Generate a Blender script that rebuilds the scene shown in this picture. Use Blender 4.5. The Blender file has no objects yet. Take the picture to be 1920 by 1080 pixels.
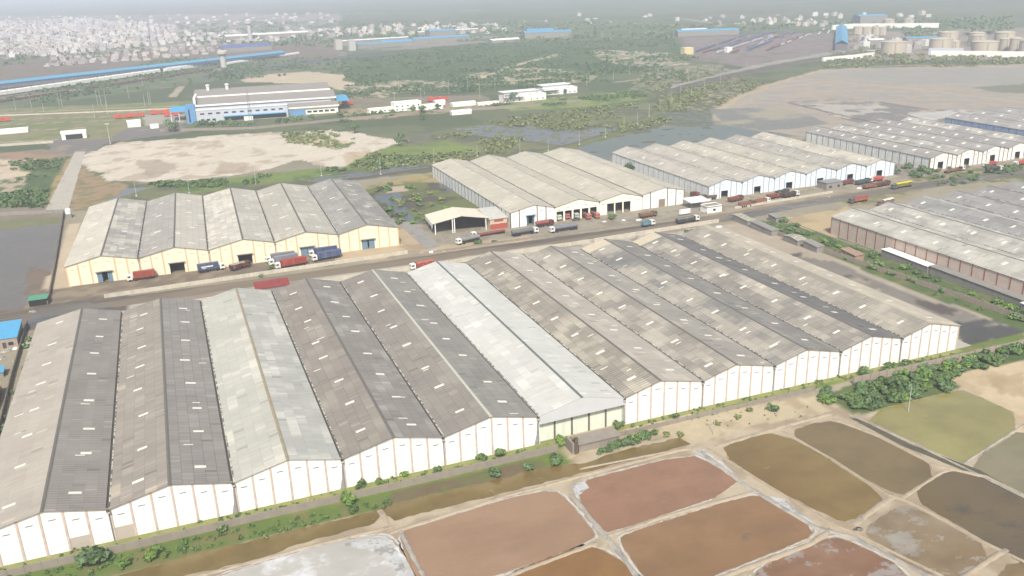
import bpy, math, random
import numpy as np
R_=math.radians
sc=bpy.context.scene
# ---------------------------------------------------------------- camera, sky, sun, exposure
PITCH,ROLL,YAW,CAMH,FPX=0.340390858,-0.0316887285,0.366227462,117.090828,1643.95279
def _basis():
    cy,sy=math.cos(YAW),math.sin(YAW)
    f=np.array([sy*math.cos(PITCH),cy*math.cos(PITCH),-math.sin(PITCH)])
    r=np.array([cy,-sy,0.]);u=np.cross(r,f);c,s=math.cos(ROLL),math.sin(ROLL)
    return f,c*r+s*u,-s*r+c*u
FW,RT,UP=_basis()
from mathutils import Matrix,Vector
cd=bpy.data.cameras.new('camera');co=bpy.data.objects.new('camera',cd);sc.collection.objects.link(co)
cd.sensor_width=36;cd.lens=36*FPX/1920;cd.clip_start=1;cd.clip_end=60000
co.matrix_world=Matrix(((RT[0],UP[0],-FW[0],0),(RT[1],UP[1],-FW[1],0),(RT[2],UP[2],-FW[2],CAMH),(0,0,0,1)))
sc.camera=co
SUN_EL=R_(48);SD=Vector((0.34*math.cos(SUN_EL),0.94*math.cos(SUN_EL),-math.sin(SUN_EL))).normalized()
w=bpy.data.worlds.new('World');sc.world=w;w.use_nodes=True
nt=w.node_tree;nt.nodes.clear()
sky=nt.nodes.new('ShaderNodeTexSky');sky.sky_type='NISHITA';sky.sun_disc=False
sky.sun_elevation=SUN_EL;sky.sun_rotation=math.atan2(-SD.x,-SD.y);sky.dust_density=4;sky.air_density=1.2;sky.altitude=50
bg=nt.nodes.new('ShaderNodeBackground');bg.inputs[1].default_value=0.12
wo=nt.nodes.new('ShaderNodeOutputWorld');nt.links.new(sky.outputs[0],bg.inputs[0]);nt.links.new(bg.outputs[0],wo.inputs[0])
sl=bpy.data.lights.new('sun','SUN');sl.energy=3.8;sl.angle=R_(1.0);sl.color=(1,.975,.88)
so=bpy.data.objects.new('sun',sl);sc.collection.objects.link(so);so.rotation_euler=SD.to_track_quat('-Z','Y').to_euler()
sc.view_settings.view_transform='Standard';sc.view_settings.look='None';sc.view_settings.exposure=0.30;sc.view_settings.gamma=1
sc.cycles.volume_bounces=1
HAZE=2.3e-4
# ---------------------------------------------------------------- helpers
def at(x,y,z=0.):
    "survey: the ground point (metres) that stands at this place of the 1920x1080 photograph"
    d=FW*FPX+RT*(x-960)+UP*(540-y);t=(z-CAMH)/d[2]
    return float(t*d[0]),float(t*d[1])
rnd=random.Random(7);nr=np.random.RandomState(11)
def lin(c):
    return tuple(((v/255)/12.92 if v/255<.04045 else ((v/255+.055)/1.055)**2.4) for v in c)
def col(c,k=1.0): return tuple(min(.85,v*k) for v in lin(c))
def link(o,parent=None):
    sc.collection.objects.link(o)
    if parent is not None: o.parent=parent
    return o
def tag(o,label,cat,group=None,kind=None):
    if label:o['label']=label
    if cat:o['category']=cat
    if group:o['group']=group
    if kind:o['kind']=kind
    return o
def thing(name,label,cat,loc,rz=0,group=None):
    o=bpy.data.objects.new(name,None);o.empty_display_size=1;o.location=loc if len(loc)==3 else (loc[0],loc[1],0);o.rotation_euler=(0,0,rz)
    return tag(link(o),label,cat,group)
class MB:
    def __init__(s): s.v=[];s.f=[];s.m=[];s.uv={}
    def poly(s,pts,m=0,uv=None):
        b=len(s.v);s.v+= [tuple(p) for p in pts];s.f.append(tuple(range(b,b+len(pts))));s.m.append(m)
        if uv:s.uv[len(s.f)-1]=uv
        return s
    def box(s,x0,x1,y0,y1,z0,z1,m=0):
        b=len(s.v);s.v+=[(x,y,z) for z in(z0,z1) for y in(y0,y1) for x in(x0,x1)]
        for f in((0,2,3,1),(4,5,7,6),(0,1,5,4),(2,6,7,3),(0,4,6,2),(1,3,7,5)): s.f.append(tuple(b+i for i in f));s.m.append(m)
        return s
    def rbox(s,cx,cy,z0,z1,lx,ly,a=0,m=0,tx=1,ty=1):
        c,n=math.cos(a),math.sin(a);b=len(s.v)
        for z,kx,ky in((z0,1,1),(z1,tx,ty)):
            for y in(-ly/2*ky,ly/2*ky):
                for x in(-lx/2*kx,lx/2*kx): s.v.append((cx+x*c-y*n,cy+x*n+y*c,z))
        for f in((0,2,3,1),(4,5,7,6),(0,1,5,4),(2,6,7,3),(0,4,6,2),(1,3,7,5)): s.f.append(tuple(b+i for i in f));s.m.append(m)
        return s
    def tube(s,p,q,r,n=8,r2=None,m=0,cap=True):
        p=Vector(p);q=Vector(q);d=(q-p).normalized();a=d.orthogonal().normalized();c=d.cross(a);r2=r if r2 is None else r2;b=len(s.v)
        for P,rr in((p,r),(q,r2)):
            for i in range(n):
                t=2*math.pi*i/n;s.v.append(tuple(P+a*rr*math.cos(t)+c*rr*math.sin(t)))
        for i in range(n):
            j=(i+1)%n;s.f.append((b+i,b+j,b+n+j,b+n+i));s.m.append(m)
        if cap:
            s.f.append(tuple(b+i for i in range(n))[::-1]);s.m.append(m);s.f.append(tuple(b+n+i for i in range(n)));s.m.append(m)
        return s
    def lathe(s,cx,cy,prof,n=20,m=0):
        b=len(s.v)
        for r,z in prof:
            for i in range(n):
                t=2*math.pi*i/n;s.v.append((cx+r*math.cos(t),cy+r*math.sin(t),z))
        for k in range(len(prof)-1):
            for i in range(n):
                j=(i+1)%n;s.f.append((b+k*n+i,b+k*n+j,b+(k+1)*n+j,b+(k+1)*n+i));s.m.append(m)
        return s
    def build(s,name,mat,parent=None):
        me=bpy.data.meshes.new(name);me.from_pydata(s.v,[],s.f)
        for x in (mat if isinstance(mat,(list,tuple)) else [mat]): me.materials.append(x)
        me.polygons.foreach_set('material_index',s.m)
        if s.uv:
            u=me.uv_layers.new(name='UVMap')
            for fi,uv in s.uv.items():
                for k,li in enumerate(me.polygons[fi].loop_indices): u.data[li].uv=uv[k]
        me.update()
        return link(bpy.data.objects.new(name,me),parent)
def np_mesh(name,V,F,mat,parent=None,attr=None,smooth=False):
    V=np.asarray(V,np.float32);F=np.asarray(F,np.int32);k=F.shape[1]
    me=bpy.data.meshes.new(name);me.vertices.add(len(V));me.vertices.foreach_set('co',V.ravel())
    me.loops.add(F.size);me.loops.foreach_set('vertex_index',F.ravel())
    me.polygons.add(len(F));me.polygons.foreach_set('loop_start',np.arange(0,F.size,k,dtype=np.int32));me.polygons.foreach_set('loop_total',np.full(len(F),k,np.int32))
    if smooth: me.polygons.foreach_set('use_smooth',np.ones(len(F),bool))
    me.materials.append(mat)
    for an,(typ,arr) in (attr or {}).items():
        a=me.attributes.new(an,typ,'POINT');a.data.foreach_set('color' if typ=='FLOAT_COLOR' else 'value',np.asarray(arr,np.float32).ravel())
    me.update();me.validate()
    return link(bpy.data.objects.new(name,me),parent) if name else me
def copy_tree(o,parent=None):
    c=o.copy();sc.collection.objects.link(c);c.parent=parent
    for ch in o.children: copy_tree(ch,c)
    return c
# ---------------------------------------------------------------- materials
def nodes(m):
    m.use_nodes=True;t=m.node_tree;t.nodes.clear();o=t.nodes.new('ShaderNodeOutputMaterial');b=t.nodes.new('ShaderNodeBsdfPrincipled')
    t.links.new(b.outputs[0],o.inputs[0]);b.inputs['Specular IOR Level'].default_value=.3
    return t,b
def N(t,typ,**k):
    n=t.nodes.new(typ)
    for a,v in k.items():
        if a.startswith('i'): n.inputs[int(a[1:])].default_value=v
        else: setattr(n,a,v)
    return n
def mix(t,f,a,b,bt='MIX'):
    n=t.nodes.new('ShaderNodeMix');n.data_type='RGBA';n.blend_type=bt
    for i,v in((0,f),(6,a),(7,b)):
        if hasattr(v,'is_linked') or hasattr(v,'links'): t.links.new(v,n.inputs[i])
        else: n.inputs[i].default_value=v if i==0 else (*v[:3],1)
    return n.outputs[2]
def math_(t,op,a,b=None,c=None):
    n=t.nodes.new('ShaderNodeMath');n.operation=op
    for i,v in enumerate((a,b,c)):
        if v is None: continue
        if hasattr(v,'links'): t.links.new(v,n.inputs[i])
        else: n.inputs[i].default_value=v
    return n.outputs[0]
def noise(t,vec,scale,det=4,rough=.6,dim='3D'):
    n=N(t,'ShaderNodeTexNoise');n.noise_dimensions=dim;n.inputs['Scale'].default_value=scale;n.inputs['Detail'].default_value=det;n.inputs['Roughness'].default_value=rough
    if vec is not None:t.links.new(vec,n.inputs['Vector'])
    return n.outputs['Fac']
def ramp(t,f,a,b):
    n=N(t,'ShaderNodeMapRange');n.inputs[1].default_value=a;n.inputs[2].default_value=b;t.links.new(f,n.inputs[0]);return n.outputs[0]
MC={}
def paint(name,c,rough=.75,var=.18,scale=.6,dirt=None,metal=0,bump=0,k=1.0):
    "weathered surface: colour, mottling at two scales, streaky dirt"
    if name in MC:return MC[name]
    m=bpy.data.materials.new(name);t,b=nodes(m);c=col(c,k)
    g=N(t,'ShaderNodeNewGeometry');P=g.outputs['Position']
    n1=noise(t,P,scale,5);n2=noise(t,P,scale*6,3)
    f=math_(t,'MULTIPLY',ramp(t,math_(t,'ADD',math_(t,'MULTIPLY',n1,.7),math_(t,'MULTIPLY',n2,.3)),.35,.68),1.0)
    o=mix(t,f,tuple(v*(1-var) for v in c),tuple(min(.88,v*(1+var*.6)) for v in c))
    if dirt:
        mp=N(t,'ShaderNodeMapping');mp.inputs['Scale'].default_value=(1.3,1.3,.12);t.links.new(P,mp.inputs[0])
        o=mix(t,math_(t,'MULTIPLY',ramp(t,noise(t,mp.outputs[0],.8,5,.7),.52,.75),dirt[1]),o,col(dirt[0]))
    t.links.new(o,b.inputs['Base Color']);b.inputs['Roughness'].default_value=rough;b.inputs['Metallic'].default_value=metal
    if bump:
        bn=N(t,'ShaderNodeBump');bn.inputs['Strength'].default_value=bump;bn.inputs['Distance'].default_value=.2;t.links.new(n2,bn.inputs['Height']);t.links.new(bn.outputs[0],b.inputs['Normal'])
    MC[name]=m;return m
def roof_mat(name,ca,cb,thr=.5,seed=0.,con=.16,rib=.22,k=.92,patch=.09,line=.35):
    con*=.7;rib*=1.25
    "corrugated fibre-cement: UV in metres (u along the ridge, v down the slope), sheet by sheet shade, lapped rows, ribs"
    if name in MC:return MC[name]
    m=bpy.data.materials.new(name);t,b=nodes(m);ca=col(ca,k);cb=col(cb,k)
    uv=N(t,'ShaderNodeUVMap');sx=N(t,'ShaderNodeSeparateXYZ');t.links.new(uv.outputs[0],sx.inputs[0])
    U=math_(t,'DIVIDE',sx.outputs[0],1.05);V=math_(t,'DIVIDE',sx.outputs[1],2.75)
    fu,fv=math_(t,'FLOOR',U),math_(t,'FLOOR',V)
    cb_=N(t,'ShaderNodeCombineXYZ');t.links.new(fu,cb_.inputs[0]);t.links.new(fv,cb_.inputs[1]);cb_.inputs[2].default_value=seed
    wn=N(t,'ShaderNodeTexWhiteNoise');wn.noise_dimensions='3D';t.links.new(cb_.outputs[0],wn.inputs['Vector'])
    mp=N(t,'ShaderNodeMapping');mp.inputs['Scale'].default_value=(patch,patch*4.5,1);mp.inputs['Location'].default_value=(seed*3.1,seed*1.7,seed);t.links.new(cb_.outputs[0],mp.inputs[0])
    q=noise(t,mp.outputs[0],1.0,3,.55)
    pf=ramp(t,math_(t,'ADD',q,math_(t,'MULTIPLY',math_(t,'SUBTRACT',wn.outputs['Value'],.5),.10)),thr-.08,thr+.08)
    o=mix(t,pf,ca,cb)
    cuv=N(t,'ShaderNodeCombineXYZ');t.links.new(sx.outputs[0],cuv.inputs[0]);t.links.new(sx.outputs[1],cuv.inputs[1]);cuv.inputs[2].default_value=seed*5
    # per-sheet value
    val=math_(t,'ADD',1-con*.5,math_(t,'MULTIPLY',math_(t,'POWER',wn.outputs['Value'],1.6),con))
    # streaks running down the slope + slow stains
    ms=N(t,'ShaderNodeMapping');ms.inputs['Scale'].default_value=(1.6,.09,1);t.links.new(cuv.outputs[0],ms.inputs[0])
    val=math_(t,'MULTIPLY',val,math_(t,'ADD',.77,math_(t,'MULTIPLY',noise(t,ms.outputs[0],1,4,.75),.46)))
    val=math_(t,'MULTIPLY',val,math_(t,'ADD',.80,math_(t,'MULTIPLY',noise(t,cuv.outputs[0],.06,5,.65),.40)))
    w2=N(t,'ShaderNodeTexWhiteNoise');w2.noise_dimensions='3D';m2=N(t,'ShaderNodeMapping');m2.inputs['Location'].default_value=(37.,11.,5.);t.links.new(cb_.outputs[0],m2.inputs[0]);t.links.new(m2.outputs[0],w2.inputs['Vector'])
    cl=ramp(t,noise(t,mp.outputs[0],2.3,2,.5),.5,.62)
    odd=math_(t,'MULTIPLY',math_(t,'GREATER_THAN',w2.outputs['Value'],.94),cl)
    val=math_(t,'MULTIPLY',val,math_(t,'SUBTRACT',1,math_(t,'MULTIPLY',odd,.26)))
    odd2=math_(t,'MULTIPLY',math_(t,'LESS_THAN',w2.outputs['Value'],.035),ramp(t,noise(t,mp.outputs[0],1.6,2,.5),.45,.55))
    val=math_(t,'MULTIPLY',val,math_(t,'ADD',1,math_(t,'MULTIPLY',odd2,.22)))
    # side laps (thin, broken) and row laps
    fr=math_(t,'FRACT',U);lap=math_(t,'LESS_THAN',fr,.2)
    brk=ramp(t,noise(t,cuv.outputs[0],.05,3,.6),.36,.52)
    val=math_(t,'MULTIPLY',val,math_(t,'SUBTRACT',1,math_(t,'MULTIPLY',math_(t,'MULTIPLY',lap,brk),rib)))
    row=math_(t,'LESS_THAN',math_(t,'FRACT',V),.07)
    val=math_(t,'MULTIPLY',val,math_(t,'SUBTRACT',1,math_(t,'MULTIPLY',row,line*.5)))
    vv=N(t,'ShaderNodeCombineXYZ')
    for i in range(3):t.links.new(val,vv.inputs[i])
    o=mix(t,1.0,o,vv.outputs[0],'MULTIPLY')
    t.links.new(o,b.inputs['Base Color']);b.inputs['Roughness'].default_value=.9;b.inputs['Specular IOR Level'].default_value=.15
    bn=N(t,'ShaderNodeBump');bn.inputs['Strength'].default_value=.35;bn.inputs['Distance'].default_value=.06
    h=math_(t,'ADD',math_(t,'SINE',math_(t,'MULTIPLY',sx.outputs[0],2*math.pi/.35)),math_(t,'MULTIPLY',lap,2.0))
    t.links.new(h,bn.inputs['Height']);t.links.new(bn.outputs[0],b.inputs['Normal'])
    MC[name]=m;return m
def leaf_mat(name,c1,c2,k=.8):
    if name in MC:return MC[name]
    m=bpy.data.materials.new(name);t,b=nodes(m)
    a=N(t,'ShaderNodeAttribute');a.attribute_name='tone'
    oi=N(t,'ShaderNodeObjectInfo')
    f=math_(t,'MULTIPLY',a.outputs['Fac'],1.0)
    o=mix(t,f,col(c1,k),col(c2,k))
    hs=N(t,'ShaderNodeHueSaturation');t.links.new(o,hs.inputs['Color']);t.links.new(math_(t,'ADD',.8,math_(t,'MULTIPLY',oi.outputs['Random'],.4)),hs.inputs['Value'])
    t.links.new(hs.outputs[0],b.inputs['Base Color']);b.inputs['Roughness'].default_value=.7;b.inputs['Specular IOR Level'].default_value=.2
    MC[name]=m;return m
def water_mat(name,c1,c2,c3=None,thr=.6,scale=.03,rough=.12,k=.8,stretch=(1,1,1),seed=0,spec=.4):
    m=bpy.data.materials.new(name);t,b=nodes(m)
    g=N(t,'ShaderNodeNewGeometry');mp=N(t,'ShaderNodeMapping');mp.inputs['Scale'].default_value=stretch;mp.inputs['Location'].default_value=(seed*13,seed*7,0);t.links.new(g.outputs['Position'],mp.inputs[0]);P=mp.outputs[0]
    o=mix(t,ramp(t,noise(t,P,scale,4,.55),.35,.68),col(c1,k),col(c2,k))
    r=rough
    if c3:
        f=ramp(t,noise(t,P,scale*1.7,8,.68),thr,thr+.06);o=mix(t,f,o,col(c3,k))
        t.links.new(math_(t,'ADD',rough,math_(t,'MULTIPLY',f,.5)),b.inputs['Roughness'])
    else: b.inputs['Roughness'].default_value=rough
    sm=noise(t,P,scale*2.6,6,.6);o=mix(t,math_(t,'MULTIPLY',ramp(t,sm,.44,.66),.4),o,tuple(v*.62 for v in col(c2,k)))
    fine=noise(t,P,.6,4,.7);o=mix(t,1.0,o,(1,1,1),'MULTIPLY') if False else o
    hs=N(t,'ShaderNodeHueSaturation');t.links.new(o,hs.inputs['Color']);t.links.new(math_(t,'ADD',.93,math_(t,'MULTIPLY',fine,.14)),hs.inputs['Value'])
    t.links.new(hs.outputs[0],b.inputs['Base Color']);b.inputs['Specular IOR Level'].default_value=spec
    bn=N(t,'ShaderNodeBump');bn.inputs['Strength'].default_value=.12;bn.inputs['Distance'].default_value=.05;t.links.new(noise(t,P,1.2,3),bn.inputs['Height']);t.links.new(bn.outputs[0],b.inputs['Normal'])
    return m
def soil_mat(name,c1,c2,c3=None,scale=.12,thr=.55,k=.8,stretch=(1,1,1),wet=None):
    if name in MC:return MC[name]
    m=bpy.data.materials.new(name);t,b=nodes(m)
    g=N(t,'ShaderNodeNewGeometry');mp=N(t,'ShaderNodeMapping');mp.inputs['Scale'].default_value=stretch;t.links.new(g.outputs['Position'],mp.inputs[0]);P=mp.outputs[0]
    o=mix(t,ramp(t,noise(t,P,scale,6,.65),.36,.66),col(c1,k),col(c2,k))
    if c3:o=mix(t,ramp(t,noise(t,P,scale*.55,6,.7),thr,thr+.07),o,col(c3,k))
    hs=N(t,'ShaderNodeHueSaturation');t.links.new(o,hs.inputs['Color']);n2=noise(t,P,scale*14,5,.75);t.links.new(math_(t,'ADD',.8,math_(t,'MULTIPLY',n2,.4)),hs.inputs['Value'])
    t.links.new(hs.outputs[0],b.inputs['Base Color']);b.inputs['Roughness'].default_value=.9;b.inputs['Specular IOR Level'].default_value=.15
    if wet: t.links.new(ramp(t,noise(t,P,scale*.4,4,.6),wet,wet-.12),b.inputs['Roughness'])
    bn=N(t,'ShaderNodeBump');bn.inputs['Strength'].default_value=.4;bn.inputs['Distance'].default_value=.15;t.links.new(n2,bn.inputs['Height']);t.links.new(bn.outputs[0],b.inputs['Normal'])
    MC[name]=m;return m
def plain(name,c,rough=.5,metal=0,k=.9): return paint(name,c,rough,.12,1.5,None,metal,0,k)
# ---------------------------------------------------------------- ground: one sheet, soil colours carried by its own points
def vnoise(X,Y,s,seed=0,octv=3):
    out=np.zeros_like(X);amp=1;tot=0
    for o in range(octv):
        x=X/s+seed*17.3;y=Y/s-seed*9.1;xi=np.floor(x).astype(np.int64);yi=np.floor(y).astype(np.int64);fx=x-xi;fy=y-yi;fx=fx*fx*(3-2*fx);fy=fy*fy*(3-2*fy)
        def h(a,b):
            n=(a*374761393+b*668265263+seed*1442695+o*97531)&0x7fffffff;n=((n^(n>>13))*1274126177)&0x7fffffff;return ((n^(n>>16))&0xffff)/65535.
        out+=amp*((h(xi,yi)*(1-fx)+h(xi+1,yi)*fx)*(1-fy)+(h(xi,yi+1)*(1-fx)+h(xi+1,yi+1)*fx)*fy);tot+=amp;amp*=.55;s/=2.1
    return out/tot
def pip(X,Y,poly):
    ins=np.zeros(X.shape,bool);n=len(poly)
    for i in range(n):
        x1,y1=poly[i];x2,y2=poly[(i+1)%n]
        if y1==y2:continue
        c=((y1>Y)!=(y2>Y))&(X<(x2-x1)*(Y-y1)/(y2-y1)+x1);ins^=c
    return ins
def geo(a,b,s0,r):
    o=[];x=a;s=s0
    while x<b:o.append(x);x+=s;s*=r
    o.append(b);return o
xs=np.array(sorted([-v for v in geo(200,16000,4,1.12)]+list(np.arange(-198,600,2.))+list(np.arange(600,1500,6.))+geo(1500,18000,8,1.07)))
ys=np.array([-400,-200,-100,-20,40,80]+list(np.arange(100,200,1.2))+list(np.arange(200,620,2.2))+list(np.arange(620,1250,4.5))+list(np.arange(1250,3000,16))+geo(3000,18000,30,1.06))
GX,GY=np.meshgrid(xs,ys);sh=GX.shape;X=GX.ravel();Y=GY.ravel();dist=np.hypot(X,Y)
def C3(c,k=.62): return np.array(col(c,k))
nA=vnoise(X,Y,60,1,4);nB=vnoise(X,Y,14,2,4);nC=vnoise(X,Y,5,3,3);nD=vnoise(X,Y,220,4,4)
GC=np.zeros((len(X),3));wet=np.zeros(len(X))
far=np.clip((Y-560)/160,0,1)[:,None]
GC[:]=C3((170,160,138))*(.9+.25*nB[:,None])
fc=np.where((nA*.5+nD*.5)[:,None]>.5,C3((100,112,80)),C3((116,124,92)))
GC=GC*(1-far)+fc*far
warpx=(vnoise(X,Y,22,7,4)-.5);warpy=(vnoise(X,Y,22,8,4)-.5)
def zone(pts,c,c2=None,cov=.5,ns='B',wp=8,amt=1.,w=0.,world=False):
    P=pts if world else [at(*p) for p in pts]
    xa=min(p[0] for p in P)-wp;xb=max(p[0] for p in P)+wp;ya=min(p[1] for p in P)-wp;yb=max(p[1] for p in P)+wp
    I=np.nonzero((X>xa)&(X<xb)&(Y>ya)&(Y<yb))[0]
    if not len(I):return
    I=I[pip(X[I]+warpx[I]*2*wp,Y[I]+warpy[I]*2*wp,P)]
    if c is not None:
        n={'A':nA,'B':nB,'C':nC,'D':nD}[ns][I]
        if c2 is None: new=C3(c)*(.88+.24*nB[I,None])
        else:
            f=np.clip((n-(1-cov)*.55-.22)/.06,0,1)[:,None];new=C3(c)*(1-f)*(.9+.2*nC[I,None])+C3(c2)*f
            if w: wet[I]=np.where(f[:,0]>.5,0,w)
        GC[I]=GC[I]*(1-amt)+new*amt
    if c2 is None or not w: wet[I]=w
def strip(pts,wd,c,amt=.8,wp=1.5,w=0.,world=False):
    P=[Vector(p if world else at(*p)) for p in pts]
    L=[];Rr=[]
    for i,p in enumerate(P):
        d=(P[min(i+1,len(P)-1)]-P[max(i-1,0)]).normalized();n=Vector((-d.y,d.x))*wd/2;L.append(tuple(p+n));Rr.append(tuple(p-n))
    zone(L+Rr[::-1],c,None,.5,'B',wp,amt,w,True)
SAND=(226,208,178);DRY=(190,172,145);MUD=(150,140,126);GRN=(128,142,88);DGRN=(96,116,76);GRY=(165,160,152)
# far country
zone([(-80,30),(640,25),(640,92),(-80,132)],(168,160,150),(110,118,100),.35,'A',20)
zone([(-80,118),(330,88),(640,72),(640,112),(300,150),(-80,205)],(140,126,114),(120,122,96),.3,'B',8)
zone([(640,55),(1000,45),(1000,72),(640,112)],(160,152,142),(112,124,96),.6,'A',15)
zone([(640,105),(900,80),(1260,72),(1310,110),(1000,170),(690,165),(640,140)],(88,108,70),(104,120,80),.4,'B',20)
zone([(300,110),(640,108),(660,140),(420,150),(0,205),(0,190)],(112,124,92),(130,134,104),.4,'B',10)
zone([(1280,70),(1590,60),(1560,110),(1400,125),(1290,110)],(150,136,132),(126,124,108),.35,'B',10)
zone([(1590,60),(1990,50),(1990,112),(1560,112)],(172,156,144),(140,140,118),.4,'B',10)
zone([(450,150),(500,140),(570,134),(650,140),(640,152),(700,160),(640,170),(600,158),(470,154)],(214,196,168),None,.5,'B',10)
zone([(650,160),(760,150),(860,155),(700,185),(640,185)],(206,190,162),(112,124,88),.6,'C',10)
zone([(870,140),(1000,125),(1130,140),(1100,155),(900,160)],(210,194,164),(112,124,88),.55,'C',10)
zone([(1110,92),(1280,100),(1290,130),(1180,125),(1120,110)],(204,190,164),(112,124,92),.55,'C',10)
zone([(1210,125),(1350,120),(1400,150),(1300,180),(1180,170)],(170,160,138),(110,122,90),.6,'C',8)
strip([(880,152),(910,146),(960,124),(1050,101)],12,(214,198,168));strip([(700,160),(820,163),(960,152)],9,(206,190,162))
strip([(1150,155),(1280,138),(1300,125)],8,(190,176,150));strip([(300,165),(340,162),(322,182)],9,(200,186,160))
strip([(1280,35),(1350,45),(1340,52)],16,(190,182,165));strip([(640,25),(720,25)],30,(200,196,190));strip([(870,20),(900,20)],30,(205,200,195))
# railway belt
zone([(-60,206),(340,190),(640,185),(640,215),(340,232),(200,262),(-60,275)],(150,146,108),(128,140,84),.5,'B',5)
zone([(640,185),(900,178),(940,195),(930,206),(640,222)],(150,138,120),(130,138,96),.35,'B',5)
for a,b in(((-60,214),(335,205)),((-60,224),(330,212)),((-60,234),(240,222)),((-60,247),(180,236))): strip([a,b],5,(150,134,116));strip([(a[0],a[1]+3),(b[0],b[1]+2)],2.5,(196,184,162))
strip([(-60,215),(340,198)],4,(200,190,170));strip([(-60,270),(110,262)],6,(196,186,168))
zone([(90,262),(200,262),(240,240),(345,232),(350,248),(200,268),(165,292),(100,292)],(138,132,128),(165,150,130),.3,'B',3)
zone([(-60,290),(90,280),(130,290),(110,300),(-60,300)],(176,148,122),(150,138,118),.4,'B',3)
zone([(265,216),(345,214),(345,230),(275,235)],(186,178,166),None,.5,'B',2)
zone([(640,205),(1090,180),(1090,190),(760,218),(640,228)],(186,164,134),(124,136,90),.5,'C',4)
zone([(930,198),(1190,168),(1215,185),(1100,200),(960,208)],(146,158,96),(116,138,78),.4,'B',5)
# sand field, marsh, lagoon
zone([(135,300),(170,310),(260,345),(430,335),(640,318),(700,310),(740,262),(1240,190),(1310,205),(1240,240),(1060,290),(800,325),(600,345),(200,395),(130,395)],(132,134,96),(112,116,92),.45,'B',8)
zone([(150,292),(215,268),(350,258),(500,250),(620,243),(720,258),(748,268),(720,292),(665,306),(648,314),(600,312),(560,302),(500,318),(430,331),(330,338),(260,343),(200,337),(165,318)],(230,218,198),(202,186,164),.36,'B',9)
zone([(260,300),(300,298),(330,318),(290,335),(270,325)],(168,152,132),None,.5,'B',8,.6)
zone([(400,300),(470,305),(460,325),(400,328)],(180,158,130),None,.5,'B',8,.6)
zone([(520,250),(590,248),(660,268),(640,280),(540,268)],(132,146,92),(214,196,162),.5,'C',6)
zone([(640,290),(700,280),(690,305),(650,308)],(190,160,120),None,.5,'B',6,.5)
zone([(640,318),(665,300),(740,270),(830,262),(900,280),(800,300),(720,320)],(136,152,84),(124,138,80),.4,'B',6)
zone([(330,352),(400,338),(500,326),(600,316),(640,322),(560,338),(440,348),(360,362)],(132,150,82),(104,126,72),.4,'B',5)
zone([(160,372),(240,352),(280,352),(210,374),(150,385)],(140,142,140),None,.5,'B',5,1,.9)
zone([(560,338),(640,326),(720,320),(800,312),(800,318),(600,344)],(122,122,120),(118,134,84),.35,'C',4,1,.9)
zone([(708,302),(745,296),(790,298),(782,312),(720,322),(700,318)],(128,132,134),(128,142,88),.2,'C',4,1,.9)
zone([(850,240),(920,235),(1060,240),(1120,252),(1060,272),(960,262),(880,252)],(128,130,130),(128,136,92),.35,'C',5,1,.9)
zone([(740,262),(850,240),(880,252),(780,275)],(122,118,108),(128,136,92),.5,'C',5,1,.5)
zone([(1010,262),(1120,240),(1210,225),(1220,235),(1090,262)],(132,134,132),(130,136,92),.4,'C',4,1,.9)
zone([(1040,292),(1095,272),(1140,262),(1230,240),(1330,233),(1450,243),(1500,252),(1380,275),(1200,300),(1100,300)],(122,126,114),(116,118,100),.2,'B',5,1,.95)
zone([(1230,200),(1330,190),(1345,215),(1330,238),(1240,235)],(124,124,120),(116,124,90),.55,'C',5,1,.7)
zone([(1280,150),(1380,140),(1440,158),(1380,180),(1340,210),(1260,200),(1230,190)],(112,118,86),(180,164,136),.35,'C',6)
strip([(820,312),(1000,288),(1085,271),(1170,245),(1237,208),(1280,165),(1330,140)],7,(124,134,84),.9,2)
strip([(820,308),(1000,284),(1080,268),(1165,242),(1228,208)],4,(112,108,98),.8,1)
strip([(600,345),(720,328),(810,315)],7,(110,102,92),.9,2)
zone([(680,352),(760,332),(860,318),(860,334),(760,346),(690,360)],(182,164,112),(150,140,104),.4,'C',4)
zone([(645,360),(780,342),(880,350),(960,395),(900,410),(800,440),(760,425),(690,385)],(122,130,82),(104,100,84),.45,'B',5)
zone([(702,368),(745,358),(765,372),(762,392),(795,430),(785,448),(768,430),(735,388)],(116,120,122),None,.5,'B',3,1,.95)
zone([(820,345),(850,345),(860,360),(826,362)],(112,114,116),None,.5,'B',3,1,.9)
zone([(720,352),(765,348),(760,358),(725,362)],(206,186,160),None,.5,'B',2)
# west
zone([(-60,300),(95,298),(60,340),(-60,345)],(220,202,174),(132,140,96),.4,'B',6)
zone([(60,302),(120,298),(108,330),(84,392),(-60,392),(-60,375),(40,360)],(92,112,72),(118,130,80),.35,'C',4)
zone([(-60,345),(50,330),(40,356),(-60,372)],(200,182,156),(110,124,80),.5,'C',4)
zone([(100,340),(135,290),(150,292),(128,395),(85,395)],(182,160,112),(140,136,90),.4,'C',2)
zone([(130,395),(150,300),(175,330),(240,347),(180,390)],(176,150,118),(140,138,96),.45,'C',4)
zone([(-120,392),(130,385),(128,412),(-120,432)],(150,138,122),None,.5,'B',2)
zone([(-260,430),(0,416),(118,409),(98,545),(66,574),(0,592),(-300,640)],(132,124,114),(140,132,116),.25,'A',2,1,.95)  # left pond: its grey reflection is put into this lighter colour
zone([(-260,425),(0,412),(118,405),(117,418),(0,432),(-260,450)],(140,140,92),None,.5,'A',1.5,.8,.6)
zone([(60,500),(102,510),(92,560),(70,575),(50,560)],(140,122,104),None,.5,'B',3,.7,.2)
zone([(-100,600),(60,575),(100,572),(90,590),(0,612),(-100,625)],(170,150,128),(120,110,100),.3,'B',2)
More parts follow.
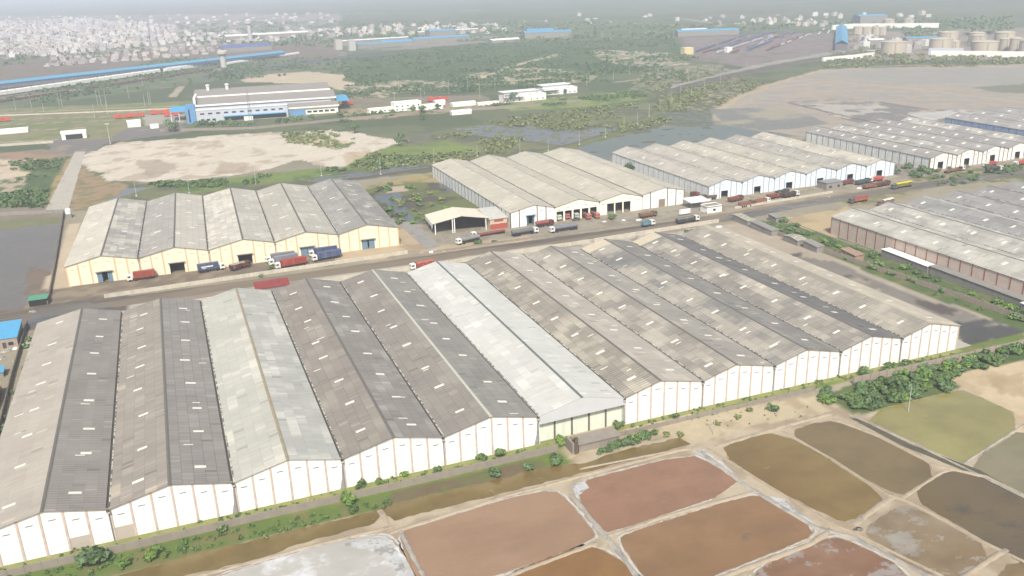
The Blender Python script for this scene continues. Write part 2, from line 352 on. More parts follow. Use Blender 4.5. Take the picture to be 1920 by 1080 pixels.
# yards, road verges
zone([(-63,372),(96,372),(100,394),(-63,396)],(140,127,110),(162,147,125),.45,'C',3,1,0,True)
zone([(60,372),(104,372),(112,420),(94,440),(92,392),(60,390)],(206,184,152),(180,160,132),.35,'B',2,1,0,True)
zone([(-58,392),(-48,392),(-51,510),(-57,510)],(214,196,168),None,.5,'B',1,1,0,True)
zone([(104,366),(262,368),(262,394),(104,420)],(174,166,148),(158,148,130),.4,'C',2,1,0,True)
zone([(104,368),(152,368),(152,376),(104,378)],(206,184,150),None,.5,'B',3,.8,0,True)
zone([(258,366),(520,370),(520,394),(258,396)],(178,166,144),(160,148,128),.4,'C',2,1,0,True)
zone([(395,360),(425,366),(425,450),(396,450)],(158,150,140),(128,132,96),.3,'B',2,1,0,True)
zone([(-80,325),(240,318),(240,356),(-80,358)],(200,192,176),(168,152,134),.45,'B',3,1,0,True)
zone([(-60,345),(-25,345),(-25,372),(-80,372),(-80,356)],(116,106,98),(140,124,108),.35,'B',4,1,.6,True)
zone([(226,345),(256,350),(262,200),(300,180),(300,183),(226,188)],(192,178,158),(160,150,140),.5,'A',3,1,0,True)
zone([(1440,470),(1560,490),(1700,545),(1900,620),(1890,648),(1800,655),(1790,600),(1640,540)],(146,140,130),(178,166,146),.32,'B',4)
zone([(1800,604),(1850,598),(1930,612),(1915,632),(1800,662)],(98,98,92),(170,162,146),.2,'B',3,1,.6)
zone([(1722,562),(1760,568),(1795,580),(1785,592),(1752,585),(1724,572)],(108,100,92),None,.5,'B',1.5,1,.5)
zone([(1588,514),(1605,516),(1600,520),(1588,519)],(104,98,92),None,.5,'B',1,1,.4);zone([(1480,475),(1504,474),(1500,481),(1484,482)],(110,104,100),None,.5,'B',1,1,.4)
zone([(1812,571),(1845,570),(1845,580),(1818,578)],(150,148,60),None,.5,'B',1,1,.4)
zone([(1618,520),(1632,521),(1628,528),(1616,525)],(104,98,92),None,.5,'B',1,1,.4)
zone([(256,190),(282,190),(279,330),(262,352),(256,340)],(104,122,74),(128,132,88),.35,'C',1.5,1,0,True)
zone([(1470,408),(1570,395),(1600,385),(1565,445),(1480,418)],(208,186,146),(188,168,134),.4,'B',3)
zone([(1560,372),(1640,366),(1740,352),(1700,372),(1600,388)],(170,158,126),(138,136,96),.45,'C',3)
zone([(1700,335),(1800,320),(1990,300),(1990,335),(1800,345),(1720,352)],(118,126,84),(168,156,128),.45,'C',2)
# reclaimed land on the right
zone([(1330,226),(1335,205),(1385,182),(1450,158),(1545,130),(1990,118),(1990,250),(1750,245),(1500,256),(1400,240)],(184,172,155),(172,165,156),.45,'B',6)
zone([(1560,135),(1990,125),(1990,165),(1850,160),(1600,150)],(168,166,156),None,.5,'B',6,.7,.2)
zone([(1330,205),(1460,200),(1560,232),(1440,245),(1350,232)],(146,146,138),(176,168,148),.4,'A',5,1,.3)
zone([(1490,196),(1620,190),(1750,210),(1790,225),(1640,240)],(140,138,134),(200,192,178),.45,'B',5,.9,.2)
zone([(1700,215),(1800,205),(1850,212),(1740,226)],(214,210,206),None,.5,'B',5,.8)
zone([(1820,165),(1990,152),(1990,178),(1880,174)],(124,130,110),None,.5,'B',5,.8)
strip([(1345,205),(1385,182),(1440,160),(1545,130)],9,(206,184,150),.8,4);strip([(1440,165),(1560,152),(1720,168),(1990,200)],8,(202,184,162),.6,4)
strip([(1560,130),(1700,122),(1990,128)],8,(206,184,150),.7,4);strip([(1480,193),(1560,212),(1690,240)],4,(120,112,104),.8,1.5);strip([(1480,192),(1600,185),(1740,205),(1860,212)],4,(130,120,110),.8,1.5)
# foreground: verge, mud, pans
zone([(-200,60),(500,60),(500,176),(245,181),(150,178),(-60,184),(-200,184)],(184,166,140),(204,188,162),.5,'C',0,1,0,True)
zone([(-80,176),(84,178),(84,186.5),(255,186.5),(255,190.5),(-80,190.5)],(122,142,72),(142,146,86),.4,'C',.5,1,0,True)
zone([(-200,1200),(245,1073),(480,1012),(642,974),(735,948),(735,925),(445,985),(0,1085),(-200,1120)],(116,136,72),(134,132,86),.3,'C',.6)
zone([(720,950),(730,925),(960,870),(1020,856),(1020,878),(960,893),(855,918)],(128,114,88),(120,126,80),.35,'C',.8)
zone([(1060,800),(1290,775),(1530,742),(1560,770),(1400,800),(1290,835),(1240,822),(1060,860)],(212,196,164),(190,172,142),.35,'C',1)
zone([(1532,742),(1600,774),(1660,770),(1790,731),(1935,690),(1935,645),(1770,690),(1680,700),(1600,720)],(108,124,76),(92,112,68),.4,'C',1.2)
zone([(1760,700),(1850,690),(1990,660),(1990,900),(1925,880),(1830,735)],(222,200,166),(206,184,150),.4,'B',2)
zone([(1850,705),(1920,700),(1925,745),(1870,735)],(176,156,120),None,.5,'B',3,.5)
m=bpy.data.materials.new('ground_soil');t,b=nodes(m)
at1=N(t,'ShaderNodeAttribute');at1.attribute_name='soil';aw=N(t,'ShaderNodeAttribute');aw.attribute_name='wet'
g=N(t,'ShaderNodeNewGeometry');P=g.outputs['Position']
hs=N(t,'ShaderNodeHueSaturation');t.links.new(at1.outputs['Color'],hs.inputs['Color'])
n1=noise(t,P,.25,6,.7);n2=noise(t,P,1.6,5,.75);n3=noise(t,P,.03,4,.6)
t.links.new(math_(t,'ADD',.52,math_(t,'ADD',math_(t,'MULTIPLY',n1,.42),math_(t,'ADD',math_(t,'MULTIPLY',n2,.3),math_(t,'MULTIPLY',n3,.24)))),hs.inputs['Value'])
t.links.new(hs.outputs[0],b.inputs['Base Color'])
t.links.new(ramp(t,aw.outputs['Fac'],0,1),b.inputs['Roughness']);b.inputs['Roughness'].default_value=.9
rr=N(t,'ShaderNodeMapRange');rr.inputs[1].default_value=0;rr.inputs[2].default_value=1;rr.inputs[3].default_value=.92;rr.inputs[4].default_value=.26;t.links.new(aw.outputs['Fac'],rr.inputs[0]);t.links.new(rr.outputs[0],b.inputs['Roughness'])
b.inputs['Specular IOR Level'].default_value=.2
bn=N(t,'ShaderNodeBump');bn.inputs['Distance'].default_value=.25;t.links.new(math_(t,'MULTIPLY',math_(t,'SUBTRACT',1,aw.outputs['Fac']),.5),bn.inputs['Strength']);t.links.new(n2,bn.inputs['Height']);t.links.new(bn.outputs[0],b.inputs['Normal'])
ny,nx=sh;I=np.arange(nx*ny).reshape(ny,nx);F=np.stack([I[:-1,:-1],I[:-1,1:],I[1:,1:],I[1:,:-1]],-1).reshape(-1,4)
Z=np.zeros_like(X)
go=np_mesh('ground',np.stack([X,Y,Z],-1),F,m,None,{'soil':('FLOAT_COLOR',np.concatenate([GC,np.ones((len(X),1))],1)),'wet':('FLOAT',wet)},True)
tag(go,None,None,None,'structure')
def sheet(name,pts,z,mat,world=False,rough=0.,sub=3.,kind='structure',seed=0,smooth=0):
    "flat sheet with a slightly irregular outline"
    P=[Vector(p if world else at(*p)) for p in pts]
    for _ in range(smooth):
        Q=[]
        for i in range(len(P)):
            a,b_=P[i],P[(i+1)%len(P)];Q+= [a*.75+b_*.25,a*.25+b_*.75]
        P=Q
    O=[];r=random.Random(seed+int(abs(P[0].x)*7))
    for i in range(len(P)):
        a,b_=P[i],P[(i+1)%len(P)];n=max(1,int((b_-a).length/sub))
        for k in range(n):
            q=a.lerp(b_,k/n);O.append((q.x+r.uniform(-rough,rough),q.y+r.uniform(-rough,rough),0))
    mb=MB();mb.poly(O)
    o=mb.build(name,mat);o.location.z=z
    if kind:o['kind']=kind
    return o
def ridge(name,pts,wd,h,mat,world=False,z=0,sub=1.6,jit=.25,kind='structure'):
    "low rounded bank along a line"
    P=[Vector(p if world else at(*p)) for p in pts];Q=[]
    for i in range(len(P)-1):
        n=max(1,int((P[i+1]-P[i]).length/sub))
        Q+=[P[i].lerp(P[i+1],k/n) for k in range(n)]
    Q.append(P[-1]);V=[];F=[];r=random.Random(len(Q))
    prof=((-.5,0),(-.34,.72),(-.12,1),(.12,1),(.34,.72),(.5,0))
    for i,q in enumerate(Q):
        d=(Q[min(i+1,len(Q)-1)]-Q[max(i-1,0)]).normalized();n=Vector((-d.y,d.x));wj=wd*(1+r.uniform(-jit,jit));e=0.05 if i in(0,len(Q)-1) else 1
        for a,c in prof:
            p=q+n*a*wj;V.append((p.x,p.y,z-.02+h*c*e*(1+r.uniform(-.2,.2))))
    for i in range(len(Q)-1):
        for k in range(5): F.append((i*6+k,i*6+k+1,(i+1)*6+k+1,(i+1)*6+k))
    o=np_mesh(name,V,F,mat,None,None,True)
    if kind:o['kind']=kind
    return o
# ---------------------------------------------------------------- roads, paths, pans
m_road=soil_mat('road_dirt',(144,131,114),(158,144,124),(120,112,102),.06,.5,.6,(.14,2.6,1))
m_road2=soil_mat('wet_asphalt',(122,118,110),(140,134,122),(104,102,98),.06,.5,.64,(.4,1.6,1),.56)
m_conc=soil_mat('pale_concrete',(196,188,174),(208,200,186),(170,160,146),.15,.6,.64)
m_mud=soil_mat('bund_mud',(186,170,148),(200,184,160),(170,160,146),.5,.55,.64)
m_grey=soil_mat('grey_bund',(178,172,162),(200,192,178),(164,160,154),.4,.5,.64)
sheet('road',[(-400,355.5),(-60,357),(30,357.6),(160,357.4),(226,354),(258,352),(290,357.5),(340,359),(400,359.5),(470,358),(900,352),(900,366),(520,370.5),(470,369.5),(390,372),(330,370),(262,366.5),(205,365.8),(140,367),(30,367.5),(-50,369),(-400,370)],.024,m_road,True,.5,4)
sheet('wet_road_stretch',[(245,354),(262,352.8),(300,358.5),(345,361),(400,361),(470,359.6),(600,358),(600,364),(470,367.5),(390,369.5),(330,367),(285,364.6),(258,362)],.03,m_road2,True,.7,4)
sheet('wet_road_verge',[(-62,350),(-44,350),(-30,358),(-40,368),(-58,369)],.03,m_road2,True,.6,3)
sheet('concrete_track',[(84,396),(127,396),(160,284),(141,284)],.022,m_conc,False,.25,4)
sheet('shed_apron',[(-55,190.2),(226,190.2),(226,187.6),(-55,187.6)],.012,soil_mat('verge_soil',(128,140,84),(150,146,96),(166,150,120),.4,.62),True,.35,1.5)
sheet('footpath',[(226,190),(232,190),(232,322),(226,322)],.02,m_conc,True,.2,4)
m_chan=water_mat('brine_channel',(150,128,78),(134,114,66),(168,142,90),.62,.05,.16,.6)
sheet('channel_water',[(60,1150),(350,1079),(480,1050),(555,1022),(655,995),(705,981),(712,968),(722,966),(738,976),(830,952),(960,921),(1110,882),(1255,845),(1293,833),(1275,821),(1175,842),(1097,868),(1017,877),(960,892),(855,917),(730,946),(702,957),(642,974),(567,990),(480,1012),(375,1035),(322,1052),(245,1073),(100,1105),(-60,1150)],.026,m_chan,False,.35,1.5,'structure',3)
PANS=[('salt_pan',[(300,1260),(330,1120),(405,1082),(545,1042),(630,1017),(700,1006),(728,1008),(748,1035),(780,1090),(800,1260)],((214,210,200),(204,198,186),(246,246,246),.5),.02),
('brine_pan',[(752,997),(800,985),(950,937),(1035,920),(1062,940),(1112,1000),(1108,1012),(960,1067),(900,1083),(825,1120),(800,1110),(768,1045)],((192,156,126),(178,144,110),None,0),.02),
('brine_pan',[(1084,928),(1104,903),(1112,898),(1290,852),(1335,872),(1396,912),(1147,997),(1128,990)],((180,138,106),(168,128,98),(146,112,92),.62),.03),
('brine_pan',[(1163,1012),(1182,1000),(1400,930),(1435,935),(1500,970),(1526,996),(1505,1012),(1350,1072),(1300,1092),(1240,1120),(1215,1085)],((174,136,96),(160,124,84),(136,110,86),.6),.025),
('brine_pan',[(925,1120),(960,1077),(1080,1028),(1118,1029),(1160,1050),(1200,1090),(1230,1160),(1000,1220)],((170,128,76),(158,118,70),None,0),.03),
('ochre_pan',[(1350,848),(1390,820),(1470,813),(1560,868),(1657,930),(1635,950),(1590,977),(1560,970),(1440,908)],((160,136,80),(146,118,66),(172,150,96),.64),.03),
('ochre_pan',[(1475,813),(1548,789),(1600,800),(1680,833),(1759,883),(1697,925),(1670,922),(1560,862)],((152,130,86),(140,120,78),None,0),.03),
('dark_pan',[(1702,930),(1768,887),(1820,884),(1920,940),(2000,985),(2010,1100),(1920,1057),(1830,1002)],((116,102,80),(132,112,72),(102,92,78),.55),.03),
('green_pan',[(1610,779),(1790,733),(1812,734),(1928,788),(1812,866),(1800,866),(1700,820)],((178,168,104),(164,154,92),(148,138,82),.66),.03),
('green_pan',[(1814,872),(1935,794),(2100,880),(2080,1010),(1920,925),(1870,898)],((162,150,118),(154,144,106),None,0),.03),
('murky_pan',[(1622,996),(1660,965),(1700,946),(1765,978),(1862,1035),(1805,1085),(1780,1110),(1650,1022)],((172,152,122),(154,130,92),(178,170,156),.52),.05),
('crusted_pan',[(1380,1130),(1440,1052),(1555,1006),(1600,1020),(1695,1068),(1720,1140),(1500,1200)],((166,128,98),(154,116,84),(178,168,160),.53),.06),
('murky_pan',[(1850,1110),(1905,1045),(2000,1090),(1980,1200)],((164,140,98),(150,126,86),None,0),.05)]
m_rim=soil_mat('salt_rim',(206,202,194),(224,220,212),(176,168,158),.6,.55,.64)
m_wetrim=soil_mat('wet_rim',(160,144,124),(176,160,138),(150,134,112),.6,.55,.75)
for i,(nm,pts,cs,sc_) in enumerate(PANS):
    W_=[Vector(at(*p)) for p in pts];c=sum(W_,Vector((0,0)))/len(W_)
    def off(d):
        return [tuple(p+(p-c).normalized()*(d+.5)) for p in W_]
    if i<5 or nm=='crusted_pan': sheet('salt_crust',off(.85),.008,m_rim,True,.28,1.0,'structure',i,1)
    sheet('damp_edge',off(.3),.013,m_wetrim,True,.14,.9,'structure',i+9,1)
    sheet(nm,off(0),.018,water_mat('%s_%d'%(nm,i),cs[0],cs[1],cs[2],cs[3],sc_,.13 if nm!='salt_pan' else .4,.6,(1,1.3,1),i,.55),True,.22,1.1,'structure',i+5,1)
sheet('side_channel',[(1590,782),(1612,786),(1705,832),(1838,882),(1920,928),(2000,975),(1990,978),(1915,935),(1825,890),(1690,835)],.02,water_mat('dark_ditch',(104,98,76),(120,112,84),None,0,.2,.2,.6),False,.1,1)
m_salt=soil_mat('fresh_salt',(220,220,218),(196,194,190),(170,166,160),.5,.5,.66)
for pts,wd,h,mt in (([(730,1000),(950,930),(1270,845),(1300,840)],1.9,.35,m_mud),([(300,1100),(560,1030),(735,988)],1.6,.3,m_mud),([(1070,925),(1110,975),(1135,1005),(1160,1035),(1215,1110)],2.0,.35,m_grey),([(1130,1008),(1260,965),(1415,922)],1.8,.4,m_mud),([(820,1140),(960,1078),(1120,1018)],1.8,.4,m_mud),([(1230,1160),(1330,1092),(1520,1020),(1560,992)],2.4,.45,m_mud),
  ([(1310,845),(1400,912),(1530,990),(1600,1008),(1760,1090),(1850,1150)],2.2,.4,m_grey),([(1325,840),(1430,905),(1560,985),(1600,1000),(1780,1088)],1.1,.5,m_mud),([(1465,808),(1560,862),(1665,930),(1700,940),(1850,1020),(1990,1088)],1.3,.5,m_mud),([(1600,985),(1645,950),(1680,928)],2.6,.3,m_mud),([(1690,935),(1765,886),(1790,880)],1.7,.35,m_mud),([(1560,785),(1640,815),(1760,875),(1850,895),(1960,950)],1.8,.5,m_mud),([(1340,838),(1450,805),(1560,775)],2.6,.4,m_mud),([(1806,870),(1930,790)],1.0,.3,m_grey),([(1590,776),(1700,826),(1830,888),(1990,968)],.9,.35,m_grey),([(1780,1100),(1870,1040),(1890,1030)],2.2,.4,m_mud),([(748,990),(775,1045),(812,1110)],1.7,.35,m_grey),([(712,955),(728,985)],2.6,.35,m_mud),([(1085,880),(1300,838)],1.2,.3,m_mud)):
    ridge('bund',pts,wd*.62,h*.85,mt)
for pts in([(640,1021),(700,1009),(724,1008),(744,1034),(776,1086),(800,1150),(785,1150),(758,1090),(736,1058),(712,1040),(680,1030)],[(1068,912),(1085,903),(1100,905),(1102,915),(1086,928),(1078,925)],[(1300,846),(1320,843),(1362,872),(1398,908),(1392,908),(1350,874)],[(1440,930),(1470,936),(1530,985),(1524,996),(1516,985),(1470,950)]): sheet('salt_crust',pts,.033,m_salt,False,.3,1.0)
# ---------------------------------------------------------------- shared materials
m_white=paint('white_limewash',(250,248,242),.8,.06,.25,((196,190,182),.5),k=.86)
m_green_w=paint('greenish_white_wall',(226,230,214),.8,.06,.3,((170,176,150),.5),k=.85)
m_cream=paint('cream_wall',(240,229,204),.8,.06,.3,((196,180,150),.4),k=.86)
m_ivory=paint('ivory_wall',(248,242,222),.8,.05,.3,((206,196,170),.3),k=.9)
m_bluew=paint('bluish_white_wall',(226,238,246),.8,.08,.25,((180,196,206),.5),k=.88)
m_greyw=paint('grey_streaked_white_wall',(226,226,222),.85,.16,.3,((150,152,148),.7),k=.95)  # off-white with grey mottling and vertical streaks, greyer than the front walls
m_pinkw=paint('pinkish_plaster',(216,196,182),.85,.1,.3,((176,150,132),.5),k=.8)
m_pil=paint('peach_pilaster',(214,196,186),.8,.2,.8,((196,146,124),.5),k=.78)
m_pily=paint('ochre_pilaster',(226,196,150),.8,.12,.8,k=.8)
m_pilr=paint('red_brown_pilaster',(160,104,86),.8,.15,.8,k=.8)
m_pilg=paint('grey_pilaster',(120,112,106),.8,.15,.8,k=.8)
m_pilb=paint('blue_grey_pilaster',(170,180,190),.8,.15,.8,k=.8)
m_vent=paint('vent_slit',(176,182,188),.7,.1,k=.5)
m_ventd=paint('vent_slit_dark',(120,124,122),.7,.1,k=.7)
m_ridge=paint('ridge_cap_grey',(120,116,110),.85,.2,1.2,k=.75)
m_ridgel=paint('ridge_cap_pale',(196,196,180),.85,.15,1.2,k=.8)
m_gut=paint('gutter_dark',(92,86,78),.9,.25,1.0,k=.7)  # shade lying in the pale gutters is put into this dark colour
m_kerb=paint('gutter_edge',(190,184,166),.9,.6,.9,k=.75)
m_skyl=paint('roof_light',(232,228,214),.6,.06,.8,k=.85)
m_dark=paint('dark_interior',(48,46,46),.9,.2,k=.8)  # near-black; on the passage and bay panels it stands for inside shade
m_bdoor=paint('blue_steel_door',(122,150,170),.6,.2,.9,((100,100,96),.4),k=.75)
m_gpatch=paint('bare_render',(192,182,172),.9,.08,.6,k=.8)
m_steel=paint('grey_steel',(150,154,156),.5,.12,k=.7)
m_pole=paint('concrete_pole',(196,194,188),.8,.1,k=.8)
m_slab=paint('grey_block',(150,146,140),.9,.15,.5,((110,106,100),.5),k=.8)
m_flk=bpy.data.materials.new('flaking_edge');t,b=nodes(m_flk);g=N(t,'ShaderNodeNewGeometry');mp=N(t,'ShaderNodeMapping');mp.inputs['Scale'].default_value=(.2,1,.2);t.links.new(g.outputs['Position'],mp.inputs[0]);t.links.new(mix(t,ramp(t,noise(t,mp.outputs[0],.55,3,.7),.49,.51),(.1,.09,.08),(.5,.47,.4)),b.inputs['Base Color'])
def shed(name,label,x0,xr,x1,yf,L,ze,zr,wm,mL,mR,group,pm=m_pil,npan=6,opens=(),sideL=None,sideR=None,ridgem=None,sky=7,skyoff=.5,gut=True,rz=0,ventm=m_vent,back=True,pitchL=5.7,zeL=None,recess=0,skyx=1.0,pipe=True,eR=.45):
    "one gabled warehouse: walls with openings, pilasters, vents, two roof slopes, ridge cap, gutter, roof lights"
    T=thing(name,label,'warehouse',(x0,yf,0),rz,group);w_=x1-x0;r=xr-x0;zl=zeL or ze
    def top(x): return (zl+(zr-zl)*x/r) if x<r else (ze+(zr-ze)*(w_-x)/(w_-r))
    pan=[w_*i/npan for i in range(npan+1)]
    br=sorted(set([0,w_,r]+pan+[v for a,b_,h in opens for v in(a,b_)]));wa=MB();t_=.28;y0=recess
    for a,b_ in zip(br[:-1],br[1:]):
        if b_-a<.01:continue
        z0=0
        for oa,ob,h in opens:
            if a>=oa-.01 and b_<=ob+.01:z0=h
        q=[(a,y0,z0),(b_,y0,z0),(b_,y0,top(b_)-.14),(a,y0,top(a)-.14)];wa.poly(q);wa.poly([(x,y+t_,z) for x,y,z in q][::-1])
        if z0: wa.poly([(a,y0,z0),(a,y0+t_,z0),(b_,y0+t_,z0),(b_,y0,z0)])
    for oa,ob,h in opens:
        for x in(oa,ob): wa.poly([(x,y0,0),(x,y0+t_,0),(x,y0+t_,h),(x,y0,h)])
    wa.build('front_wall',wm,T)
    if back: MB().poly([(0,L,0),(0,L,zl-.14),(r,L,zr-.14),(w_,L,ze-.14),(w_,L,0)]).build('back_wall',wm,T)
    if sideL: MB().box(0,.25,y0+t_,L-.01,0,zl-.14).build('side_wall',sideL,T)
    if sideR: MB().box(w_-.25,w_,y0+t_,L-.01,0,ze-.14).build('side_wall',sideR,T)
    for i in range(npan+1):
        x=pan[i]
        if any(a-.1<x<b_+.1 for a,b_,h in opens) or (i==npan and gut) : continue
        x=min(max(x,.17),w_-.17);hh=top(x)-.2
        MB().box(x-.25,x+.25,y0-.18,y0-.002,0,hh).build('pilaster',pm,T)
    for i in range(npan):
        a,b_=pan[i],pan[i+1];c=(a+b_)/2
        if recess: continue
        zz=top(c)-2.7
        if any(oa-.2<c<ob+.2 and zz<h+.3 for oa,ob,h in opens): continue
        MB().box(c-.75,c+.75,y0-.06,y0-.003,zz,zz+.26).build('vent',ventm,T)
    if sideL:
        n=max(2,int(L/pitchL))
        for i in range(n+1):
            y=y0+.2+(L-.4-y0)*i/n;MB().box(-.16,-.002,y-.17,y+.17,0,zl-.3).build('pilaster',m_pilr if sideL is m_pinkw else (m_pilg if pm is not m_pilb else m_pilb),T)
    rf=MB();oh=.55;sL=math.hypot(r,zr-zl);sR=math.hypot(w_-r,zr-ze);ex=.35 if sideL or zeL else .05;eR=eR
    def slope(xa,za,xb,zb,m_,S,flip):
        y_0,y_1=-oh,L+.4;q=[(xa,y_0,za),(xb,y_0,zb),(xb,y_1,zb),(xa,y_1,za)];uvq=[(0,S),(0,0),(L,0),(L,S)]
        if flip:q=q[::-1];uvq=uvq[::-1]
        rf.poly(q,m_,uvq);rf.poly([(x,y,z-.12) for x,y,z in q][::-1],m_)
        for i in range(4):
            a,b_=q[i],q[(i+1)%4];rf.poly([a,(a[0],a[1],a[2]-.12),(b_[0],b_[1],b_[2]-.12),b_],m_)
    gl=(zr-zl)/r;gr_=(zr-ze)/(w_-r)
    slope(-ex,zl-gl*ex,r,zr,0,sL,False);slope(w_-(.55 if gut else -eR),ze-gr_*(-.55 if gut else eR),r,zr,1,sR,True)
    RO=rf.build('roof',[mL,mR],T)
    rc=MB();rc.poly([(r-.42,-oh-.05,zr-gl*.42+.05),(r,-oh-.05,zr+.1),(r,L+.42,zr+.1),(r-.42,L+.42,zr-gl*.42+.05)]);rc.poly([(r,-oh-.05,zr+.1),(r+.42,-oh-.05,zr-gr_*.42+.05),(r+.42,L+.42,zr-gr_*.42+.05),(r,L+.42,zr+.1)])
    rc.poly([(r-.42,-oh-.05,zr-gl*.42+.05),(r-.42,-oh-.05,zr-gl*.42-.05),(r+.42,-oh-.05,zr-gr_*.42-.05),(r+.42,-oh-.05,zr-gr_*.42+.05),(r,-oh-.05,zr+.1)])
    rc.build('ridge_cap',ridgem or m_ridge,RO)
    if gut:
        MB().box(w_-.5,w_+.1,-.8,L+.2,ze-.5,ze-.12).build('gutter',m_gut,T)
        MB().box(w_+.02,w_+.3,.5,L-.5,ze+.02,ze+.14).build('gutter_edge',m_flk,T)
        if pipe:
            MB().tube((w_-.2,-.35,ze-.5),(w_-.1,-.3,0),.13,8).build('downpipe',m_steel,T);MB().box(w_-.55,w_+.2,-.95,-.3,ze-.85,ze-.5).build('rainwater_head',m_pole,T)
    rs=random.Random(int(x0*10)+77)
    def light(side,y,s,ww,ll):
        S=sL if side==0 else sR;a,b_=s,s+ll/S
        if side==0: pa=(r*a,zl+(zr-zl)*a);pb=(r*b_,zl+(zr-zl)*b_)
        else: pa=(w_-(w_-r)*a,ze+(zr-ze)*a);pb=(w_-(w_-r)*b_,ze+(zr-ze)*b_)
        q=MB();P4=[(pa[0],y,pa[1]+.05),(pb[0],y,pb[1]+.05),(pb[0],y+ww,pb[1]+.05),(pa[0],y+ww,pa[1]+.05)]
        if side: P4=P4[::-1]
        q.poly(P4)
        for i in range(4):
            A,B=P4[i],P4[(i+1)%4];q.poly([A,(A[0],A[1],A[2]-.06),(B[0],B[1],B[2]-.06),B])
        q.build('skylight',m_skyl,RO)
    if sky:
        st=L/sky
        for i in range(sky):
            for sd in(0,1):
                light(sd,(i+skyoff+rs.uniform(-.13,.13))*st,.42+rs.uniform(-.07,.05),1.05*skyx*rs.uniform(.8,1.1),rs.uniform(2.3,2.8))
                if rs.random()<.4: light(sd,(i+skyoff+rs.uniform(-.4,.4))*st,rs.uniform(.12,.7),.32,rs.uniform(1.4,2.6))
    return T
def door_leaves(T,a,b_,h,mat,openf=.3):
    wd=b_-a;MB().box(a+.02,a+wd*(1-openf)/2,.1,.2,.05,h-.05).build('door',mat,T);MB().box(b_-wd*(1-openf)/2,b_-.02,.1,.2,.05,h-.05).build('door',mat,T)
# ---------------------------------------------------------------- front row of warehouses
RX=[-37.7,-11.65,14.66,40.3,65.85,91.6,115.6,140.5,165.1,189.2,212.8]
VX=[-52.2,-24.9,1.9,27.4,53.0,79.1,104.6,129.6,154.0,178.0,201.6,225.1]
A_=lambda n,a,b_,th,s,**k: roof_mat('roof_'+n,a,b_,th,s,**k)
rm={}
G1=(182,173,160);G2=(150,144,136)
spec=[
('leftmost front-row warehouse, tan left slope and dark right slope, cut by the left edge',A_('tan_one',(176,168,156),(170,162,150),.5,1,rib=.14,con=.1,line=.08),A_('dark_one',(146,140,133),(138,132,126),.5,2,rib=.22,con=.12,line=.12),m_ridge),
('second front-row warehouse from the left, beige left slope and dark grey right slope',A_('beige_two',(196,184,164),(150,142,132),.33,3,rib=.12,con=.2,line=.25),A_('dark_two',(142,137,131),(150,145,138),.62,4,rib=.15,con=.18,line=.5),m_ridge),
('third front-row warehouse from the left, off-white roof with slipped grey sheets',A_('white_three',(206,202,188),(180,178,167),.38,5,rib=.16,con=.1,line=.15),A_('white_three_b',(202,199,188),(172,171,163),.42,6,rib=.14,con=.14,line=.15),paint('ridge_tan',(168,156,132),.85,.2,k=.75)),
('fourth front-row warehouse from the left, brown-grey roof with a grey ridge',A_('brown_four',(156,149,138),(140,133,124),.42,7,rib=.26,con=.16),A_('grey_four',(158,154,148),(136,131,124),.42,8,rib=.12,con=.14),m_ridge),
('fifth front-row warehouse from the left, dark roof with a pale ridge line',A_('brown_five',(152,146,136),(138,132,124),.42,9,rib=.26,con=.16),A_('dark_five',(146,142,135),(136,132,126),.5,10,rib=.12,con=.14),m_ridgel),
('sixth front-row warehouse from the left, bright white roof over a recessed front',A_('bright_six',(212,210,202),(192,191,184),.40,11,rib=.06,con=.07,line=.1),A_('bright_six_b',(206,205,198),(196,195,188),.35,12,rib=.05,con=.06,line=.08),paint('ridge_dark_line',(120,126,122),.85,.2,k=.75)),
('front-row warehouse with dotted tan roof just right of the bright white roof',A_('tan_seven',(180,172,156),(146,140,128),.47,13,rib=.34,con=.22,line=.4),A_('tan_seven_b',(190,182,168),(172,164,152),.42,14,rib=.08,con=.08,line=.1),m_ridge),
('eighth front-row warehouse from the left, grey-tan roof with pale roof lights',A_('tan_eight',(178,171,157),(146,140,130),.5,15,rib=.26,con=.2,line=.3),A_('tan_eight_b',(172,166,154),(152,147,138),.42,16,rib=.08,con=.08,line=.1),m_ridge),
('ninth front-row warehouse from the left, left slope turning from slate grey to tan',A_('slate_nine',(170,163,150),(126,124,120),.50,17,rib=.22,con=.2,patch=.05),A_('slate_nine_b',(146,141,134),(130,127,121),.45,18,rib=.08,con=.1,line=.1),m_ridge),
('second front-row warehouse from the right, patchy tan left slope and dark right slope',A_('patchy_ten',(178,171,157),(138,133,125),.46,19,rib=.22,con=.22),A_('dark_ten',(122,120,116),(112,110,107),.5,20,rib=.1,con=.1,line=.1),m_ridge),
('rightmost front-row warehouse, tan ribbed roof beside the open dirt yard',A_('ribbed_eleven',(178,170,155),(152,146,134),.45,21,rib=.3,con=.16),A_('pale_eleven',(198,188,168),(182,173,156),.4,22,rib=.06,con=.08,line=.1),paint('ridge_pale_tan',(186,176,156),.85,.2,k=.8)),
]
m_stain=paint('damp_stain',(172,172,170),.9,.3,1.2,k=.7)
